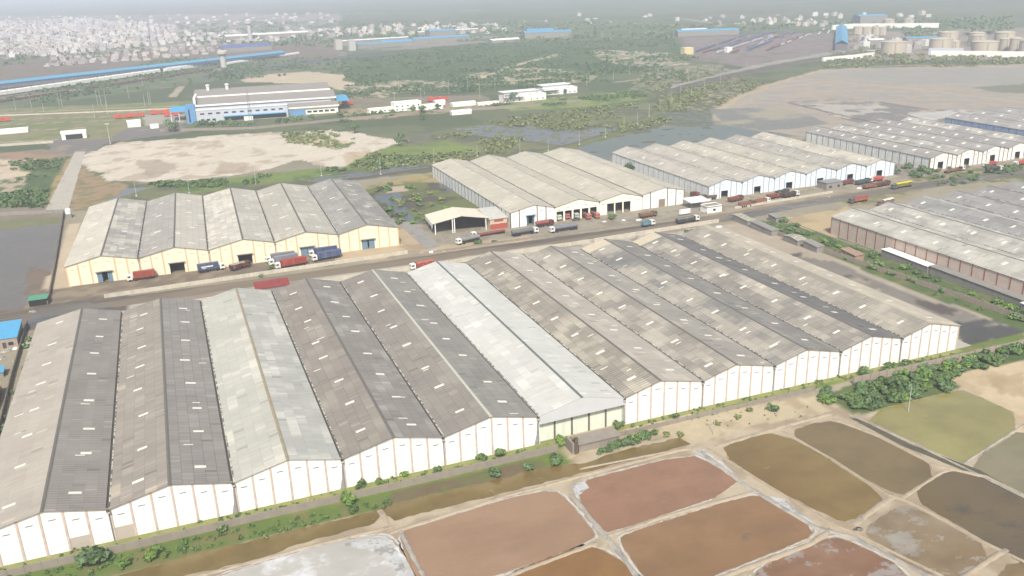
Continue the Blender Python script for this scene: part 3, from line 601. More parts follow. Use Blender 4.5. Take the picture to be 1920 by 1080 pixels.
# ridge i sits between valley i and i+1
for i,(lb,ml,mr,rdg) in enumerate(spec):
    x0,x1=VX[i],VX[i+1];xr=RX[i];yb=324.6-.034*xr+(3.5 if i in(6,) else 0)
    hood=(i==5)
    T=shed('warehouse',lb,x0,xr,x1,190.,yb-190,8.45,11.45,m_green_w if hood else m_white,ml,mr,'gabled warehouses of the front row',npan=6 if not hood else 5,pm=m_pilg if hood else m_pil,
       sideL=m_greyw if i==0 else None,sideR=m_greyw if i==10 else None,ridgem=rdg,sky=0 if i in(2,5) else 8,skyoff=.42,gut=i not in(10,),recess=1.1 if hood else 0,zeL=None)
    w_=x1-x0;r=xr-x0
    if hood:
        MB().poly([(0,-.5,8.3-2.3),(w_,-.5,8.3-1.9),(w_,-.5,8.4),(r,-.5,11.35),(0,-.5,8.4)]).poly([(0,-.38,8.3-2.3),(0,-.38,8.4),(r,-.38,11.35),(w_,-.38,8.4),(w_,-.38,8.3-1.9)]).poly([(0,-.5,6.),(0,-.38,6.),(w_,-.38,6.4),(w_,-.5,6.4)]).build('gable_hood',paint('hood_sheet',(206,208,210),.7,.05,.3,k=.8),T)
        for i2 in(0,1): MB().box((-.02,w_-.2)[i2],(.2,w_+.02)[i2],-.3,1.1,0,6.2).build('side_return',m_greyw,T)
    if i in(8,9):
        gl=3.0/r;e=MB();a_,b_=.25,r-.5;z=lambda x:8.45+gl*x+.04;y_,y1_=(yb-190)-6.5,(yb-190)+.35;e.poly([(a_,y_,z(a_)),(b_,y_,z(b_)),(b_,y1_,z(b_)),(a_,y1_,z(a_))]);e.poly([(a_,y_,z(a_)-.03),(a_,y_,z(a_)),(a_,y1_,z(a_)),(a_,y1_,z(a_)-.03)]);e.poly([(a_,y_,z(a_)-.03),(b_,y_,z(b_)-.03),(b_,y_,z(b_)),(a_,y_,z(a_))]);e.build('end_sheets',paint('end_sheets',(200,188,164),.9,.08,.4,k=.85),[c for c in T.children if c.name.startswith('roof')][0])
    if i in(1,2,4):
        st=MB();sx=w_-.1 if i!=2 else w_-.1;st.poly([(sx-1.2,-.02,0),(sx+.5,-.02,0),(sx+.3,-.02,2.6),(sx+.1,-.02,6.6),(sx-.3,-.02,6.4),(sx-.5,-.02,3)]);st.build('damp_stain',m_stain,T)
    if i==0: MB().box(w_*4/6+.2,w_*5/6-.2,-.05,-.004,0,3.1).build('render_patch',m_gpatch,T)
    if i==1: MB().box(.25,w_/6-.2,-.05,-.004,0,3.3).build('render_patch',m_gpatch,T)
# ---------------------------------------------------------------- cream row (left, behind the road)
YV=[-48.7,-20.0,8.6,36.9,65.2,93.0];YR=[-34.2,-5.2,23.4,50.7,78.5]
wL=A_('y1',(206,200,184),(190,184,170),.36,31,rib=.05,con=.1);
Yspec=[('leftmost cream-walled warehouse beside the dark pond, pale left slope',A_('y1a',(206,200,185),(194,188,174),.35,31,rib=.04,con=.1,line=.12),A_('y1b',(196,190,176),(158,154,147),.47,32,rib=.04,con=.16)),
('second cream-walled warehouse from the left, dark slope scattered with white sheets',A_('y2a',(162,158,150),(186,180,168),.64,33,rib=.04,con=.22),A_('y2b',(206,201,186),(184,178,166),.35,34,rib=.04,con=.08)),
('middle cream-walled warehouse of five, mottled pale grey roof',A_('y3a',(180,176,164),(202,196,182),.5,35,rib=.04,con=.14),A_('y3b',(192,187,174),(176,171,160),.42,36,rib=.04,con=.08)),
('fourth cream-walled warehouse from the left, pale left slope stained grey low down',A_('y4a',(200,194,178),(170,165,153),.40,37,rib=.04,con=.1,patch=.04),A_('y4b',(188,183,169),(172,167,155),.42,38,rib=.04,con=.08)),
('rightmost cream-walled warehouse, dark grey roof with white streaks',A_('y5a',(148,145,139),(164,160,151),.55,39,rib=.04,con=.14),A_('y5b',(140,137,131),(166,162,152),.55,40,rib=.04,con=.14))]
for i,(lb,ml,mr) in enumerate(Yspec):
    x0,x1,xr=YV[i],YV[i+1],YR[i];w_=x1-x0;r=xr-x0;a,b_=r-3.0,r+3.0
    T=shed('warehouse',lb,x0,xr,x1,393.6-.036*(x0+48.7),112-.035*(x0+48),8.9,12.0,m_cream,ml,mr,'cream-walled warehouses across the road',m_pily,6,((a,b_,4.7),),m_pinkw if i==0 else None,m_cream if i==4 else None,m_ridge if i!=9 else None,4,.4,True if i<4 else False,-.034,ventm=m_pily,skyx=1.1)
    if i in(0,3,4): door_leaves(T,a,b_,4.7,m_bdoor,.35 if i==0 else (.12 if i==4 else 0.02))
    MB().box(a-.5,b_+.5,-1.0,-.003,4.8,4.95).build('door_canopy',m_slab,T)
# ---------------------------------------------------------------- pale row (centre, behind the road)
CV=[150.5,174.6,200.0,225.2,251.0]
cream=lambda s:A_('cr%d'%s,(194,188,172),(182,176,160),.4,s,rib=.03,con=.08,line=.14)
Cs=['leftmost of the four pale cream-roofed warehouses, with a blue door','second of the four pale cream-roofed warehouses, five open truck bays','third of the four pale cream-roofed warehouses, three open truck bays','rightmost of the four pale cream-roofed warehouses, brown door in white gable']
for i in range(4):
    x0,x1=CV[i],CV[i+1];w_=x1-x0;r=w_*.53
    op={0:((8.7,12.9,5.2),),1:tuple((1.2+4.7*k,1.2+4.7*k+3.8,5.0) for k in range(5)),2:tuple((4.6+4.8*k,4.6+4.8*k+4.1,5.6) for k in range(3)),3:((10.2,14.2,4.2),)}[i]
    T=shed('warehouse',Cs[i],x0,x0+r,x1,391.8+.5*i,134-4*i*.3,7.6 if i in(1,2) else 7.9,10.5,m_white if i in(0,3) else m_ivory,cream(51+2*i),cream(52+2*i),'pale roofed warehouses in the centre',m_pilg if i in(0,3) else m_ivory,5,op,m_greyw if i==0 else None,m_greyw if i==3 else None,m_kerb,0,.5,i<3,0,ventm=m_vent,pipe=False)
    if i==0: door_leaves(T,8.7,12.9,5.2,paint('teal_door',(84,120,136),.6,.2,k=.7),.5);MB().box(8.2,13.4,-1.1,-.003,5.3,5.5).build('door_canopy',paint('teal_canopy',(120,160,180),.6,.1,k=.8),T)
    if i==3: MB().box(10.25,14.15,.1,.2,.05,4.1).build('door',paint('brown_door',(150,132,116),.7,.15,k=.8),T)
# ---------------------------------------------------------------- bluish row (right of centre)
for i in range(6):
    x0=266.8+21.45*i;x1=x0+21.45;w_=21.45
    ml=[(180,174,163),(178,172,160),(186,180,164),(180,175,160),(172,167,157),(190,184,169)][i]
    dk=(164,158,149) if i!=4 else (150,146,140)
    shed('warehouse',['first','second','third','fourth','fifth','sixth'][i]+' from the left of six bluish-white warehouses right of centre',x0,x0+10.6,x1,394.2,111,7.7,10.6,m_bluew,A_('c%da'%i,ml,dk,.56,61+i,rib=.03,con=.1),A_('c%db'%i,ml,dk,.5,71+i,rib=.03,con=.1),'bluish-white warehouses right of centre',m_pilb,6,((8.2,12.6,4.0),),m_greyw if i==0 else None,m_bluew if i==5 else None,m_kerb,5,.5,i<5,0,ventm=m_pilb,pipe=False)
# ---------------------------------------------------------------- far right row
for i in range(5):
    x0=421.5+21.1*i;x1=x0+21.1
    ml=[(160,156,150),(176,171,162),(158,154,149),(150,147,143),(184,179,168)][i];dk=(146,143,139)
    shed('warehouse',['first','second','third','fourth','fifth'][i]+' warehouse from the left in the white-fronted row at upper right',x0,x0+9.8,x1,393.2,112,7.6,10.3,paint('pinkish_white_wall',(244,238,230),.8,.05,.3,k=.88),A_('d%da'%i,ml,dk,.5,81+i,rib=.04,con=.1),A_('d%db'%i,ml,dk,.46,91+i,rib=.04,con=.1),'grey-roofed warehouses at the upper right',m_pilg,6,((6.6,11.0,4.6),),m_greyw if i==0 else None,None,m_ridge,9,.5,i<4,0,ventm=m_pilg,pipe=False,skyx=1.8)
for i in range(5):
    x0=530.5+24*i
    shed('warehouse',['dark-roofed far warehouse with the long blue side wall','second dark-roofed warehouse rightwards from the blue side wall','third dark-roofed warehouse rightwards from the blue side wall','fourth dark-roofed warehouse rightwards from the blue side wall','fifth dark-roofed warehouse rightwards from the blue side wall'][i],x0,x0+12,x0+24,390,96,11,13.6,m_white,A_('f%da'%i,(160,157,152),(146,143,139),.5,101+i,rib=.04,con=.1),A_('f%db'%i,(156,153,149),(146,143,139),.5,111+i,rib=.04,con=.1),'dark grey-roofed warehouses at the far right',m_pilg,6,(),paint('blue_side_wall',(150,172,206),.7,.12,.4,((206,212,220),.5),k=.8) if i==0 else None,m_white if i==4 else None,m_ridge,6,.5,i<4,0,pipe=False,skyx=2)
EV=[279.8,302.9,325.6,348.0,370,391.5,412.5]
for i in range(6):
    x0,x1=EV[i],EV[i+1]
    ml=[(188,184,173),(182,178,168),(152,150,146),(154,151,147),(148,146,142),(146,144,140)][i];dk=[(164,160,150),(158,154,147),(138,136,133),(140,138,134),(136,134,130),(134,132,129)][i]
    shed('warehouse',['right-edge warehouse with the long pink panelled side wall','second right-edge warehouse, next to the one with pink side wall','third right-edge warehouse from the left, with a pale ridge line','fourth right-edge warehouse from the left, dark grey roof','fifth right-edge warehouse from the left, dark grey roof','rightmost of the dark-roofed warehouses by the right edge'][i],x0,(x0+x1)/2,x1,172,141+i*.9,8.2,10.9,m_white,A_('e%da'%i,ml,dk,.5,121+i,rib=.2,con=.16,line=.15),A_('e%db'%i,ml,dk,.5,131+i,rib=.1,con=.1,line=.1),'grey-roofed warehouses at the right edge',m_pilg,6,(),m_pinkw if i==0 else None,None,m_ridgel if i==2 else m_ridge,9,.5,i<5,0,pitchL=5.6,pipe=False,skyx=1.3)
# ---------------------------------------------------------------- walls and fences
def wall(label,pts,h,mat,t_=.25,post=0,pm=None,cap=None,world=True,name='boundary_wall',cat='wall'):
    P=[Vector(p if world else at(*p)) for p in pts];T=thing(name,label,cat,(P[0].x,P[0].y,0));o=P[0];mb=MB();pb=[]
    for a,b_ in zip(P[:-1],P[1:]):
        d=b_-a;L=d.length;an=math.atan2(d.y,d.x);c=(a+b_)/2-o;mb.rbox(c.x,c.y,0,h,L+t_*.0,t_,an)
        if cap: pb.append(('cap',c,L,an))
        if post:
            n=int(L/post)
            for i in range(n+1): 
                q=a+d*i/max(1,n)-o;pb.append(('post',q,0,an))
    # one continuous wall strip
    V=[];F=[]
    nrm=[]
    for i,p in enumerate(P):
        d=(P[min(i+1,len(P)-1)]-P[max(i-1,0)]).normalized();nrm.append(Vector((-d.y,d.x))*t_/2)
    for p,n in zip(P,nrm):
        p=p-o;V+=[(p.x+n.x,p.y+n.y,0),(p.x+n.x,p.y+n.y,h),(p.x-n.x,p.y-n.y,h),(p.x-n.x,p.y-n.y,0)]
    for i in range(len(P)-1):
        a=i*4;b_=a+4
        for k in range(3): F.append((a+k,a+k+1,b_+k+1,b_+k))
    me=MB();me.v=V;me.f=F+[(0,3,2,1),(len(V)-4,len(V)-3,len(V)-2,len(V)-1)];me.m=[0]*len(me.f);me.build('wall_panels',mat,T)
    cn=0
    for k,c,L,an in pb:
        if k=='post' and cn<100: cn+=1;MB().rbox(c.x,c.y,0,h+.15,.28,t_+.16,an).build('post',pm or mat,T)
        if k=='cap':
            MB().rbox(c.x,c.y,h+.003,h+.1,L,t_+.12,an).build('coping',cap,T)
    return T
m_wallg=paint('grey_precast',(172,162,150),.85,.14,.5,((140,130,116),.5),k=.62)
m_wallw=paint('chipped_white_wall',(222,214,196),.85,.2,.35,((160,148,130),.9),k=.68)
m_wallp=paint('pinkish_precast',(176,160,148),.85,.12,.5,((140,126,114),.5),k=.75)
wall('low grey boundary wall running along the foot of the front-row warehouses',[(-120,185.6),(-46,185.2),(0,184.8),(40,184.4),(82,184.6)],1.9,m_wallg,.22,3.2,m_wallg)
wall('broken grey boundary wall across the sandy verge right of the small slab',[(99,184.7),(125,185),(165,185)],1.3,m_wallg,.22,3.2,m_wallg)
wall('panelled concrete boundary wall behind the green bushes at the right edge',[(178,183.6),(225,183),(330,182)],2.3,m_wallp,.2,3.0,m_wallg)
wall('chipped white wall between the dirt road and the cream-walled warehouses',[(-34,370.8),(28,372.0),(93,373.6)],1.6,m_wallw,.5)
wall('white wall on the near side of the road behind the front-row roofs',[(176,351),(246,353.5)],1.8,m_wallw,.4)
wall('dirty white wall peeking between the left front-row roof ridges',[(-30,346),(60,350),(174,350.8)],1.7,m_wallw,.35)
wall('low broken parapet along the road in front of the pale warehouses',[(104,369.3),(142,369.8),(205,369),(250,370)],.9,m_wallg,.3,3)
wall('whitewashed roadside parapet in front of the bluish-white warehouses',[(268,371.5),(300,373.5),(335,376)],1.2,m_wallw,.4)
wall('dark boundary wall between the pond and the leftmost cream-walled warehouse',[at(120,400),at(104,500),at(90,572)],1.6,paint('dark_wall',(126,118,108),.9,.2,k=.7),.5)
wall('dark wall beside the bushes left of the leftmost front-row warehouse',[(-59.6,350),(-58.6,300),(-57.2,262),(-56.6,200)],2.0,paint('dark_wall',(126,118,108),.9,.2,k=.7),.3,6)
wall('embankment wall across the top of the dark pond',[at(-160,418),at(0,404),at(128,398)],1.8,m_slab,.9)
wall('grey panel wall between the dirt yard and the green strip at right',[(257.5,338),(256.8,313),(258.5,285),(260.5,260),(263,227),(266,180)],2.0,m_wallp,.2,3.3)
wall('kerb wall beside the pink panelled warehouse',[(276.4,345),(276.0,300),(276.6,262)],.5,m_conc,.3)
wall('long pale compound wall behind the sand field',[at(-80,280),at(100,268)],2.0,m_wallw,.4)
wall('long pale compound wall in front of the tree line by the depot',[at(300,247),at(480,242),at(640,226),at(800,211),at(960,203),at(1090,190)],2.2,m_wallg,.4)
wall('thin pale wall along the far edge of the railway yard',[at(-60,220),at(150,212),at(335,204)],1.2,m_wallw,.5)
# ---------------------------------------------------------------- poles
def pole(label,x,y,h,arms=0,group='power poles along the marsh embankment',r=.16,name='power_pole',cat='pole',stay=0,base=True,mat=m_pole):
    T=thing(name,label,cat,(x,y,0),rnd.uniform(-.3,.3),group);MB().tube((0,0,0),(0,0,h),r,8,r*.6).build('pole_shaft',mat,T)
    for k in range(arms):
        MB().box(-1.1,1.1,-.06,.06,h-.7-k*.9,h-.58-k*.9).build('cross_arm',m_steel,T)
        for s in(-1,0,1): MB().tube((s,0,h-.58-k*.9),(s,0,h-.3-k*.9),.06,6).build('insulator',m_ventd,T)
    if base: MB().lathe(0,0,[(0,.55),(.55,.5),(.7,0)],8).build('footing',m_pole,T)
    return T
pl=[(256,368,9.4),(355,362,9.5),(480,345,9.4),(603,330,9.6),(714,327,10.4),(814,305,10),(895,293,10),(975,287,10.2),(1028,283,10),(1086,271,10.5),(1135,257,10.5),(1170,244,10.5),(1195,233,10.5),(1217,218,10.5),(1237,208,10.5),(1258,193,10.5),(1276,178,10.5)]
for i,(px,py,h) in enumerate(pl):
    x,y=at(px,py);pole(('grey pole on a concrete footing just behind the cream-walled warehouses' if i<5 else 'pole on the embankment between the marsh and the grey lagoon'),x,y,h,1 if i in(1,9,10,11) else 0,'poles behind the cream-walled warehouses' if i<5 else 'poles along the marsh embankment')
x,y=at(1703,772);pole('slender pole standing in the green-yellow pan',x,y,7.9,1,None,.13,base=False)
x,y=at(1338,815);pole('slender pole with cross arm on the sandy verge beside the bund',x,y,6.6,1,None,.12,base=False)
x,y=at(292,1010);pole('short grey post in the grass before the second front-row warehouse',x,y,4.6,0,None,.09,base=False,name='post')
x,y=at(578,945);pole('short pale post by the boundary wall before the third front-row warehouse',x,y,4,0,None,.09,base=False,name='post')
x,y=at(831,884);pole('short post by the wall near the dark stain between two gables',x,y,3.2,0,None,.09,base=False,name='post')
x,y=at(207,270);T=pole('tall floodlight pole at the corner of the sand field',x,y,17,0,None,.3,'floodlight_pole');MB().box(-1.6,1.6,-.4,.4,15.8,16.6).build('floodlight',m_pole,T)
i=0
for px,py,h in((30,208,14),(60,205,14),(82,210,13),(112,200,14),(117,199,14),(184,198,16),(190,198,16),(200,198,17),(242,185,15),(280,197,14),(283,196,14),(178,222,14),(202,215,14),(272,200,13),(139,165,13),(268,162,14),(741,200,16),(748,172,18),(790,192,16),(796,178,15),(833,170,14),(842,176,15),(877,172,15),(900,185,20),(928,170,14),(470,150,12),(1003,170,12),(1100,160,12),(1150,150,12),(1180,140,12),(1296,180,11),(1320,172,11),(1350,160,11),(1310,150,12),(1335,140,12),(1400,130,12),(1290,160,12)):
    x,y=at(px,py);pole('thin lighting mast rising from the railway and scrub land',x,y,h,0,'thin masts over the railway land',.2,'light_mast','mast',base=False)
# lattice mast in front of the depot
x,y=at(471,234);T=thing('lattice_mast','tall grey lattice mast in front of the stepped-roof depot','mast',(x,y,0))
H=28.5
for sx,sy in((-1,-1),(1,-1),(1,1),(-1,1)): MB().tube((sx*1.3,sy*1.3,0),(sx*.5,sy*.5,H),.14,6).build('leg',m_steel,T)
for k in range(11):
    z0,z1=H*k/11,H*(k+1)/11;a,b_=1.3-.8*k/11,1.3-.8*(k+1)/11;mb=MB()
    for q in((-1,-1,1,-1),(1,-1,1,1),(1,1,-1,1),(-1,1,-1,-1)): mb.tube((q[0]*a,q[1]*a,z0),(q[2]*b_,q[3]*b_,z1),.08,4)
    mb.build('brace',m_steel,T)
MB().tube((0,0,H),(0,0,H+4),.08,6).build('antenna',m_steel,T)
# ---------------------------------------------------------------- trucks
m_tyre=paint('tyre',(52,50,48),.9,.15,k=.9);m_glass=paint('windscreen',(52,60,68),.15,.1,k=.8);m_chs=paint('chassis',(84,78,74),.8,.2,k=.8)
m_let=paint('lettering_white',(240,240,238),.6,.02,k=.95)
def truck(kind,label,px,py,L=11.5,ang=0.,cab=(236,234,228),body=(160,70,60),name=None,group=None,load=None,text=None,xy=None):
    x,y=xy or at(px,py)
    nm={'container':'container_truck','tanker':'tanker_truck','dump':'tipper_truck','flat':'flatbed_truck','tarp':'covered_truck'}[kind]
    T=thing(nm,label,'truck',(x,y,0),R_(ang),group);f=L/2
    mc=paint('cab_%d_%d_%d'%cab,cab,.45,.1,1.,((120,110,100),.3),k=.85);mbod=paint('body_%d_%d_%d'%body,body,.6,.2,.8,((150,136,118),.8),k=.6)
    cb=MB();cb.v=[(f-2.2,-1.2,.8),(f-2.2,1.2,.8),(f,-1.2,.8),(f,1.2,.8),(f-2.2,-1.2,2.9),(f-2.2,1.2,2.9),(f-.25,-1.15,2.85),(f-.25,1.15,2.85),(f,-1.2,1.8),(f,1.2,1.8)]
    cb.f=[(0,1,3,2),(4,6,7,5),(0,4,5,1),(2,3,9,8),(8,9,7,6),(0,2,8,6,4),(1,5,7,9,3)];cb.m=[0]*7;C=cb.build('cab',mc,T)
    MB().poly([(f+.01,-1.05,1.88),(f+.01,1.05,1.88),(f-.23,1.02,2.66),(f-.23,-1.02,2.66)]).build('windscreen',m_glass,C)
    for s in(-1,1): MB().poly([(f-1.5,s*1.215,1.8),(f-.3,s*1.215,1.8),(f-.45,s*1.2,2.55),(f-1.5,s*1.21,2.55)][::s]).build('side_window',m_glass,C)
    MB().box(-f,f-.6,-.5,.5,.75,1.0).build('chassis',m_chs,T)
    for ax in([f-1.2]+([f-3.4] if L>9 else [])+[-f+1.2,-f+2.5]+([-f+3.8] if L>9 else [])):
        for s in(-1,1): MB().tube((ax,s*.85,.52),(ax,s*1.22,.52),.52,10).build('wheel',m_tyre,T)
    b0,b1=-f,f-2.6
    if kind=='container':
        MB().box(b0+.1,b1,-1.22,1.22,1.15,3.75).build('container',mbod,T)
        if text:
            for s in(-1,):
                q=MB();xx=b0+1.6;r=random.Random(text)
                while xx<b0+1.6+min(4.6,b1-b0-3):
                    wl=r.uniform(.25,.45);q.box(xx,xx+wl,-1.26,-1.225,2.35,2.35+r.choice((.5,.62)));xx+=wl+.1
                q.box(b0+1.9,b0+3.6,-1.26,-1.225,1.9,2.08);q.build('lettering',m_let,T)
    elif kind=='tanker':
        q=MB();n=14;V=[]
        ends=[(b0+.0,.75),(b0+.35,1),(b1-.35,1),(b1,.75)]
        b=0
        for ex,sc_ in ends:
            for i in range(n):
                t=2*math.pi*i/n;q.v.append((ex,1.15*sc_*math.cos(t),2.15+1.0*sc_*math.sin(t)))
        for k in range(3):
            for i in range(n): j=(i+1)%n;q.f.append((k*n+i,k*n+j,(k+1)*n+j,(k+1)*n+i));q.m.append(0)
        q.f.append(tuple(range(n))[::-1]);q.f.append(tuple(range(3*n,4*n)));q.m+=[0,0];q.build('tank',mbod,T)
        for k in range(3): MB().tube((b0+(k+1)*(b1-b0)/4,0,3.1),(b0+(k+1)*(b1-b0)/4,0,3.35),.28,8).build('hatch',m_steel,T)
    elif kind in('dump','tarp'):
        q=MB();q.box(b0,b1,-1.2,1.2,1.1,1.25)
        for s in(-1,1): q.box(b0+.12,b1-.12,s*1.2-(.0 if s<0 else .1),s*1.2+(.1 if s<0 else 0),1.25,2.6)
        q.box(b0,b0+.12,-1.2,1.2,1.25,2.55);q.box(b1-.12,b1,-1.2,1.2,1.25,2.9);q.build('body',mbod,T)
        ld=paint('load_%d_%d_%d'%(load or (130,104,88)),load or (130,104,88),.9,.2,k=.75);q=MB();nn=6
        zt=2.3 if kind=='dump' else 2.75
        for i in range(nn):
            for j in range(4):
                def zz(a,b_): return zt+ (.45 if kind=='tarp' else .2)*(1-(2*b_/4-1)**2)+.12*math.sin(a*2.1+b_*3)
                x0_,x1_=b0+.13+(b1-b0-.26)*i/nn,b0+.13+(b1-b0-.26)*(i+1)/nn;y0_,y1_=-1.08+2.16*j/4,-1.08+2.16*(j+1)/4
                q.poly([(x0_,y0_,zz(i,j)),(x1_,y0_,zz(i+1,j)),(x1_,y1_,zz(i+1,j+1)),(x0_,y1_,zz(i,j+1))])
        q.build('load',ld,T)
        q=MB()
        for i in range(6): xx=b0+.5+(b1-b0-1)*i/5;q.box(xx-.06,xx+.06,-1.28,-1.205,1.15,2.6)
        q.build('side_ribs',m_chs if body[0]<100 else mbod,T)
    else:
        MB().box(b0,b1,-1.25,1.25,1.1,1.35).build('deck',mbod,T);MB().box(b1-.1,b1,-1.2,1.2,1.35,2.5).build('headboard',mbod,T)
        MB().box(b0,b1-.2,-1.29,-1.252,1.12,1.4).build('side_rail',m_pilr,T)
    return T
W_=(236,234,228)
truck('container','red container lorry facing left before the two leftmost cream gables',266,524,11.5,183,W_,(176,82,66))
truck('container','dark blue container lorry with white lettering facing right by the cream gables',397,508,11.5,3,W_,(84,100,130),text='k')
truck('tarp','dark red tipper lorry slanting by the third cream gable, off-white cover',451,504,9.5,24,(110,70,62),(120,58,50),load=(170,160,148))
truck('container','grey container lorry, furthest back of three parked side by side',526,489,13,188,W_,(146,148,150))
truck('container','pale blue-grey container lorry, middle of three parked side by side',532,494,13,188,W_,(150,158,176))
truck('container','brick red container lorry, nearest of three parked side by side',546,500,14,188,W_,(188,80,66))
truck('container','blue container lorry, further of the pair by the fourth cream gable',606,478,13,186,W_,(84,100,142))
truck('container','blue container lorry with white lettering, nearer of the pair by the cream gable',613,486,13.5,187,W_,(84,104,150),text='q')
truck('tanker','long grey tanker lorry facing right before the blue-door gable',984,440,14,4,W_,(128,132,134))
truck('tanker','red tanker lorry with a pale stripe facing right beside the teal door',1021,424,9.8,4,(120,60,54),(172,92,80))
truck('tanker','grey tanker lorry with white cab facing left on the pale yard',1057,433,15,182,W_,(140,146,154))
truck('tanker','short grey tanker lorry facing left beside the roadside bush',878,455,12.5,192,W_,(156,158,160))
truck('flat','long red flatbed lorry beside the red-walled annex',916,441,18,186,W_,(178,84,72))
truck('dump','brown open lorry parked before the pale rightmost gable',1215,407,10,4,(130,100,84),(156,112,92),load=(150,128,108))
truck('dump','small sky blue tipper lorry with white cab on the road',1215,424,7,6,W_,(110,170,196),load=(120,110,100))
truck('dump','large dark grey tipper lorry with white cab on the road',1289,417,13,5,W_,(88,88,98),load=(150,146,140))
for k,(px,py,cc) in enumerate(((1052,404,(208,208,200)),(1069,402,(186,110,96)),(1086,401,(190,190,184)),(1106,405,(190,110,96)),(1122,405,(196,120,104)))):
    x=CV[1]+1.2+4.7*k+1.9;truck('dump',['grey-cabbed lorry parked inside the leftmost open bay','salmon-cabbed lorry parked inside the second open bay','white-cabbed lorry parked inside the middle open bay','red-cabbed lorry poking out of the fourth open bay','orange-red lorry poking out of the rightmost of five bays'][k],0,0,8,-90,cc,(130,80,70),load=(120,110,100),xy=(x,(396.5,396.8,395.6,391.2,391.0)[k]))
truck('dump','rust red tipper lorry beside the corner of the first bluish-white gable',1313,368,11,168,(110,70,60),(150,76,66))
truck('dump','dark brown tipper lorry just behind the roadside hut',1328,374,9,170,(90,84,80),(120,92,80))
truck('dump','rust red tipper lorry before the first bluish-white gable',1379,377,9.5,8,(110,72,64),(164,88,76))
truck('dump','brown tipper lorry against the whitewashed parapet, leftmost',1400,387,10,5,(120,90,76),(160,112,92))
truck('dump','orange-brown lorry second along the whitewashed parapet',1428,382,10,5,W_,(176,110,88))
truck('dump','rust red lorry by the pilaster between second and third bluish gables',1452,372,10,5,(96,72,68),(160,76,64))
truck('dump','dark green-grey lorry with black tarpaulin beside the third bluish gable',1466,365,9,10,(90,94,94),(84,92,92),load=(80,84,86))
truck('dump','dark brown lorry nearest the pale rubble heap',1482,369,11,6,W_,(92,70,62),load=(96,84,76))
truck('dump','dark red lorry right of the grey site cabin',1587,346,9,5,(120,80,72),(146,72,64))
truck('dump','dark teal lorry before the fifth bluish gable',1617,345,11,8,(80,96,96),(84,108,108),load=(84,100,98))
truck('dump','bright red lorry before the rightmost bluish gable',1641,340,10.5,184,W_,(214,84,72),load=(196,120,110))
truck('dump','dark maroon lorry near the bright red one',1654,349,10.5,5,(100,76,70),(120,76,70))
truck('dump','brown lorry beside the white block pile',1630,353,9,5,(150,110,90),(168,112,90))
truck('tarp','long lorry with bright yellow cover facing left by the road',1690,352,15,186,(110,112,100),(150,140,70),load=(214,206,70))
truck('tarp','orange-red loaded lorry facing left on the wet road',1609,379,12,184,(110,104,98),(196,110,84),load=(160,88,76))
truck('tarp','white-covered lorry facing left beside the grey right-hand roofs',1660,384,11,190,(140,120,106),(150,130,116),load=(232,226,214))
truck('flat','long dark red lorry before the teal door at upper right',1789,322,16,5,W_,(120,64,60))
truck('dump','red and white lorry by the second gable at upper right',1856,312,11,190,W_,(206,70,84),load=(214,64,90))
truck('dump','red and white lorry at the right edge near the bushes',1912,310,11,186,W_,(206,84,74),load=(206,90,80))
truck('tarp','red-topped lorry glimpsed behind the white front-row roof',792,503,11,186,W_,(176,84,70),load=(200,110,94))
truck('tanker','dark lorry with black tank beside the hedge at upper right',1863,322,14,5,W_,(64,64,62))
# small dark car
x,y=at(1080,413);T=thing('parked_car','small dark car parked before the open truck bays','car',(x,y,0),.05)
cm=paint('car_grey',(96,100,102),.3,.1,k=.8);q=MB();q.rbox(0,0,.35,.95,4.1,1.65,0,0,.97,.95);q.build('body',cm,T);MB().rbox(-.1,0,.95,1.45,2.3,1.5,0,0,.72,.85).build('cabin',m_glass,T)
for a in(-1.3,1.3):
    for s in(-1,1): MB().tube((a,s*.6,.33),(a,s*.85,.33),.33,10).build('wheel',m_tyre,T)
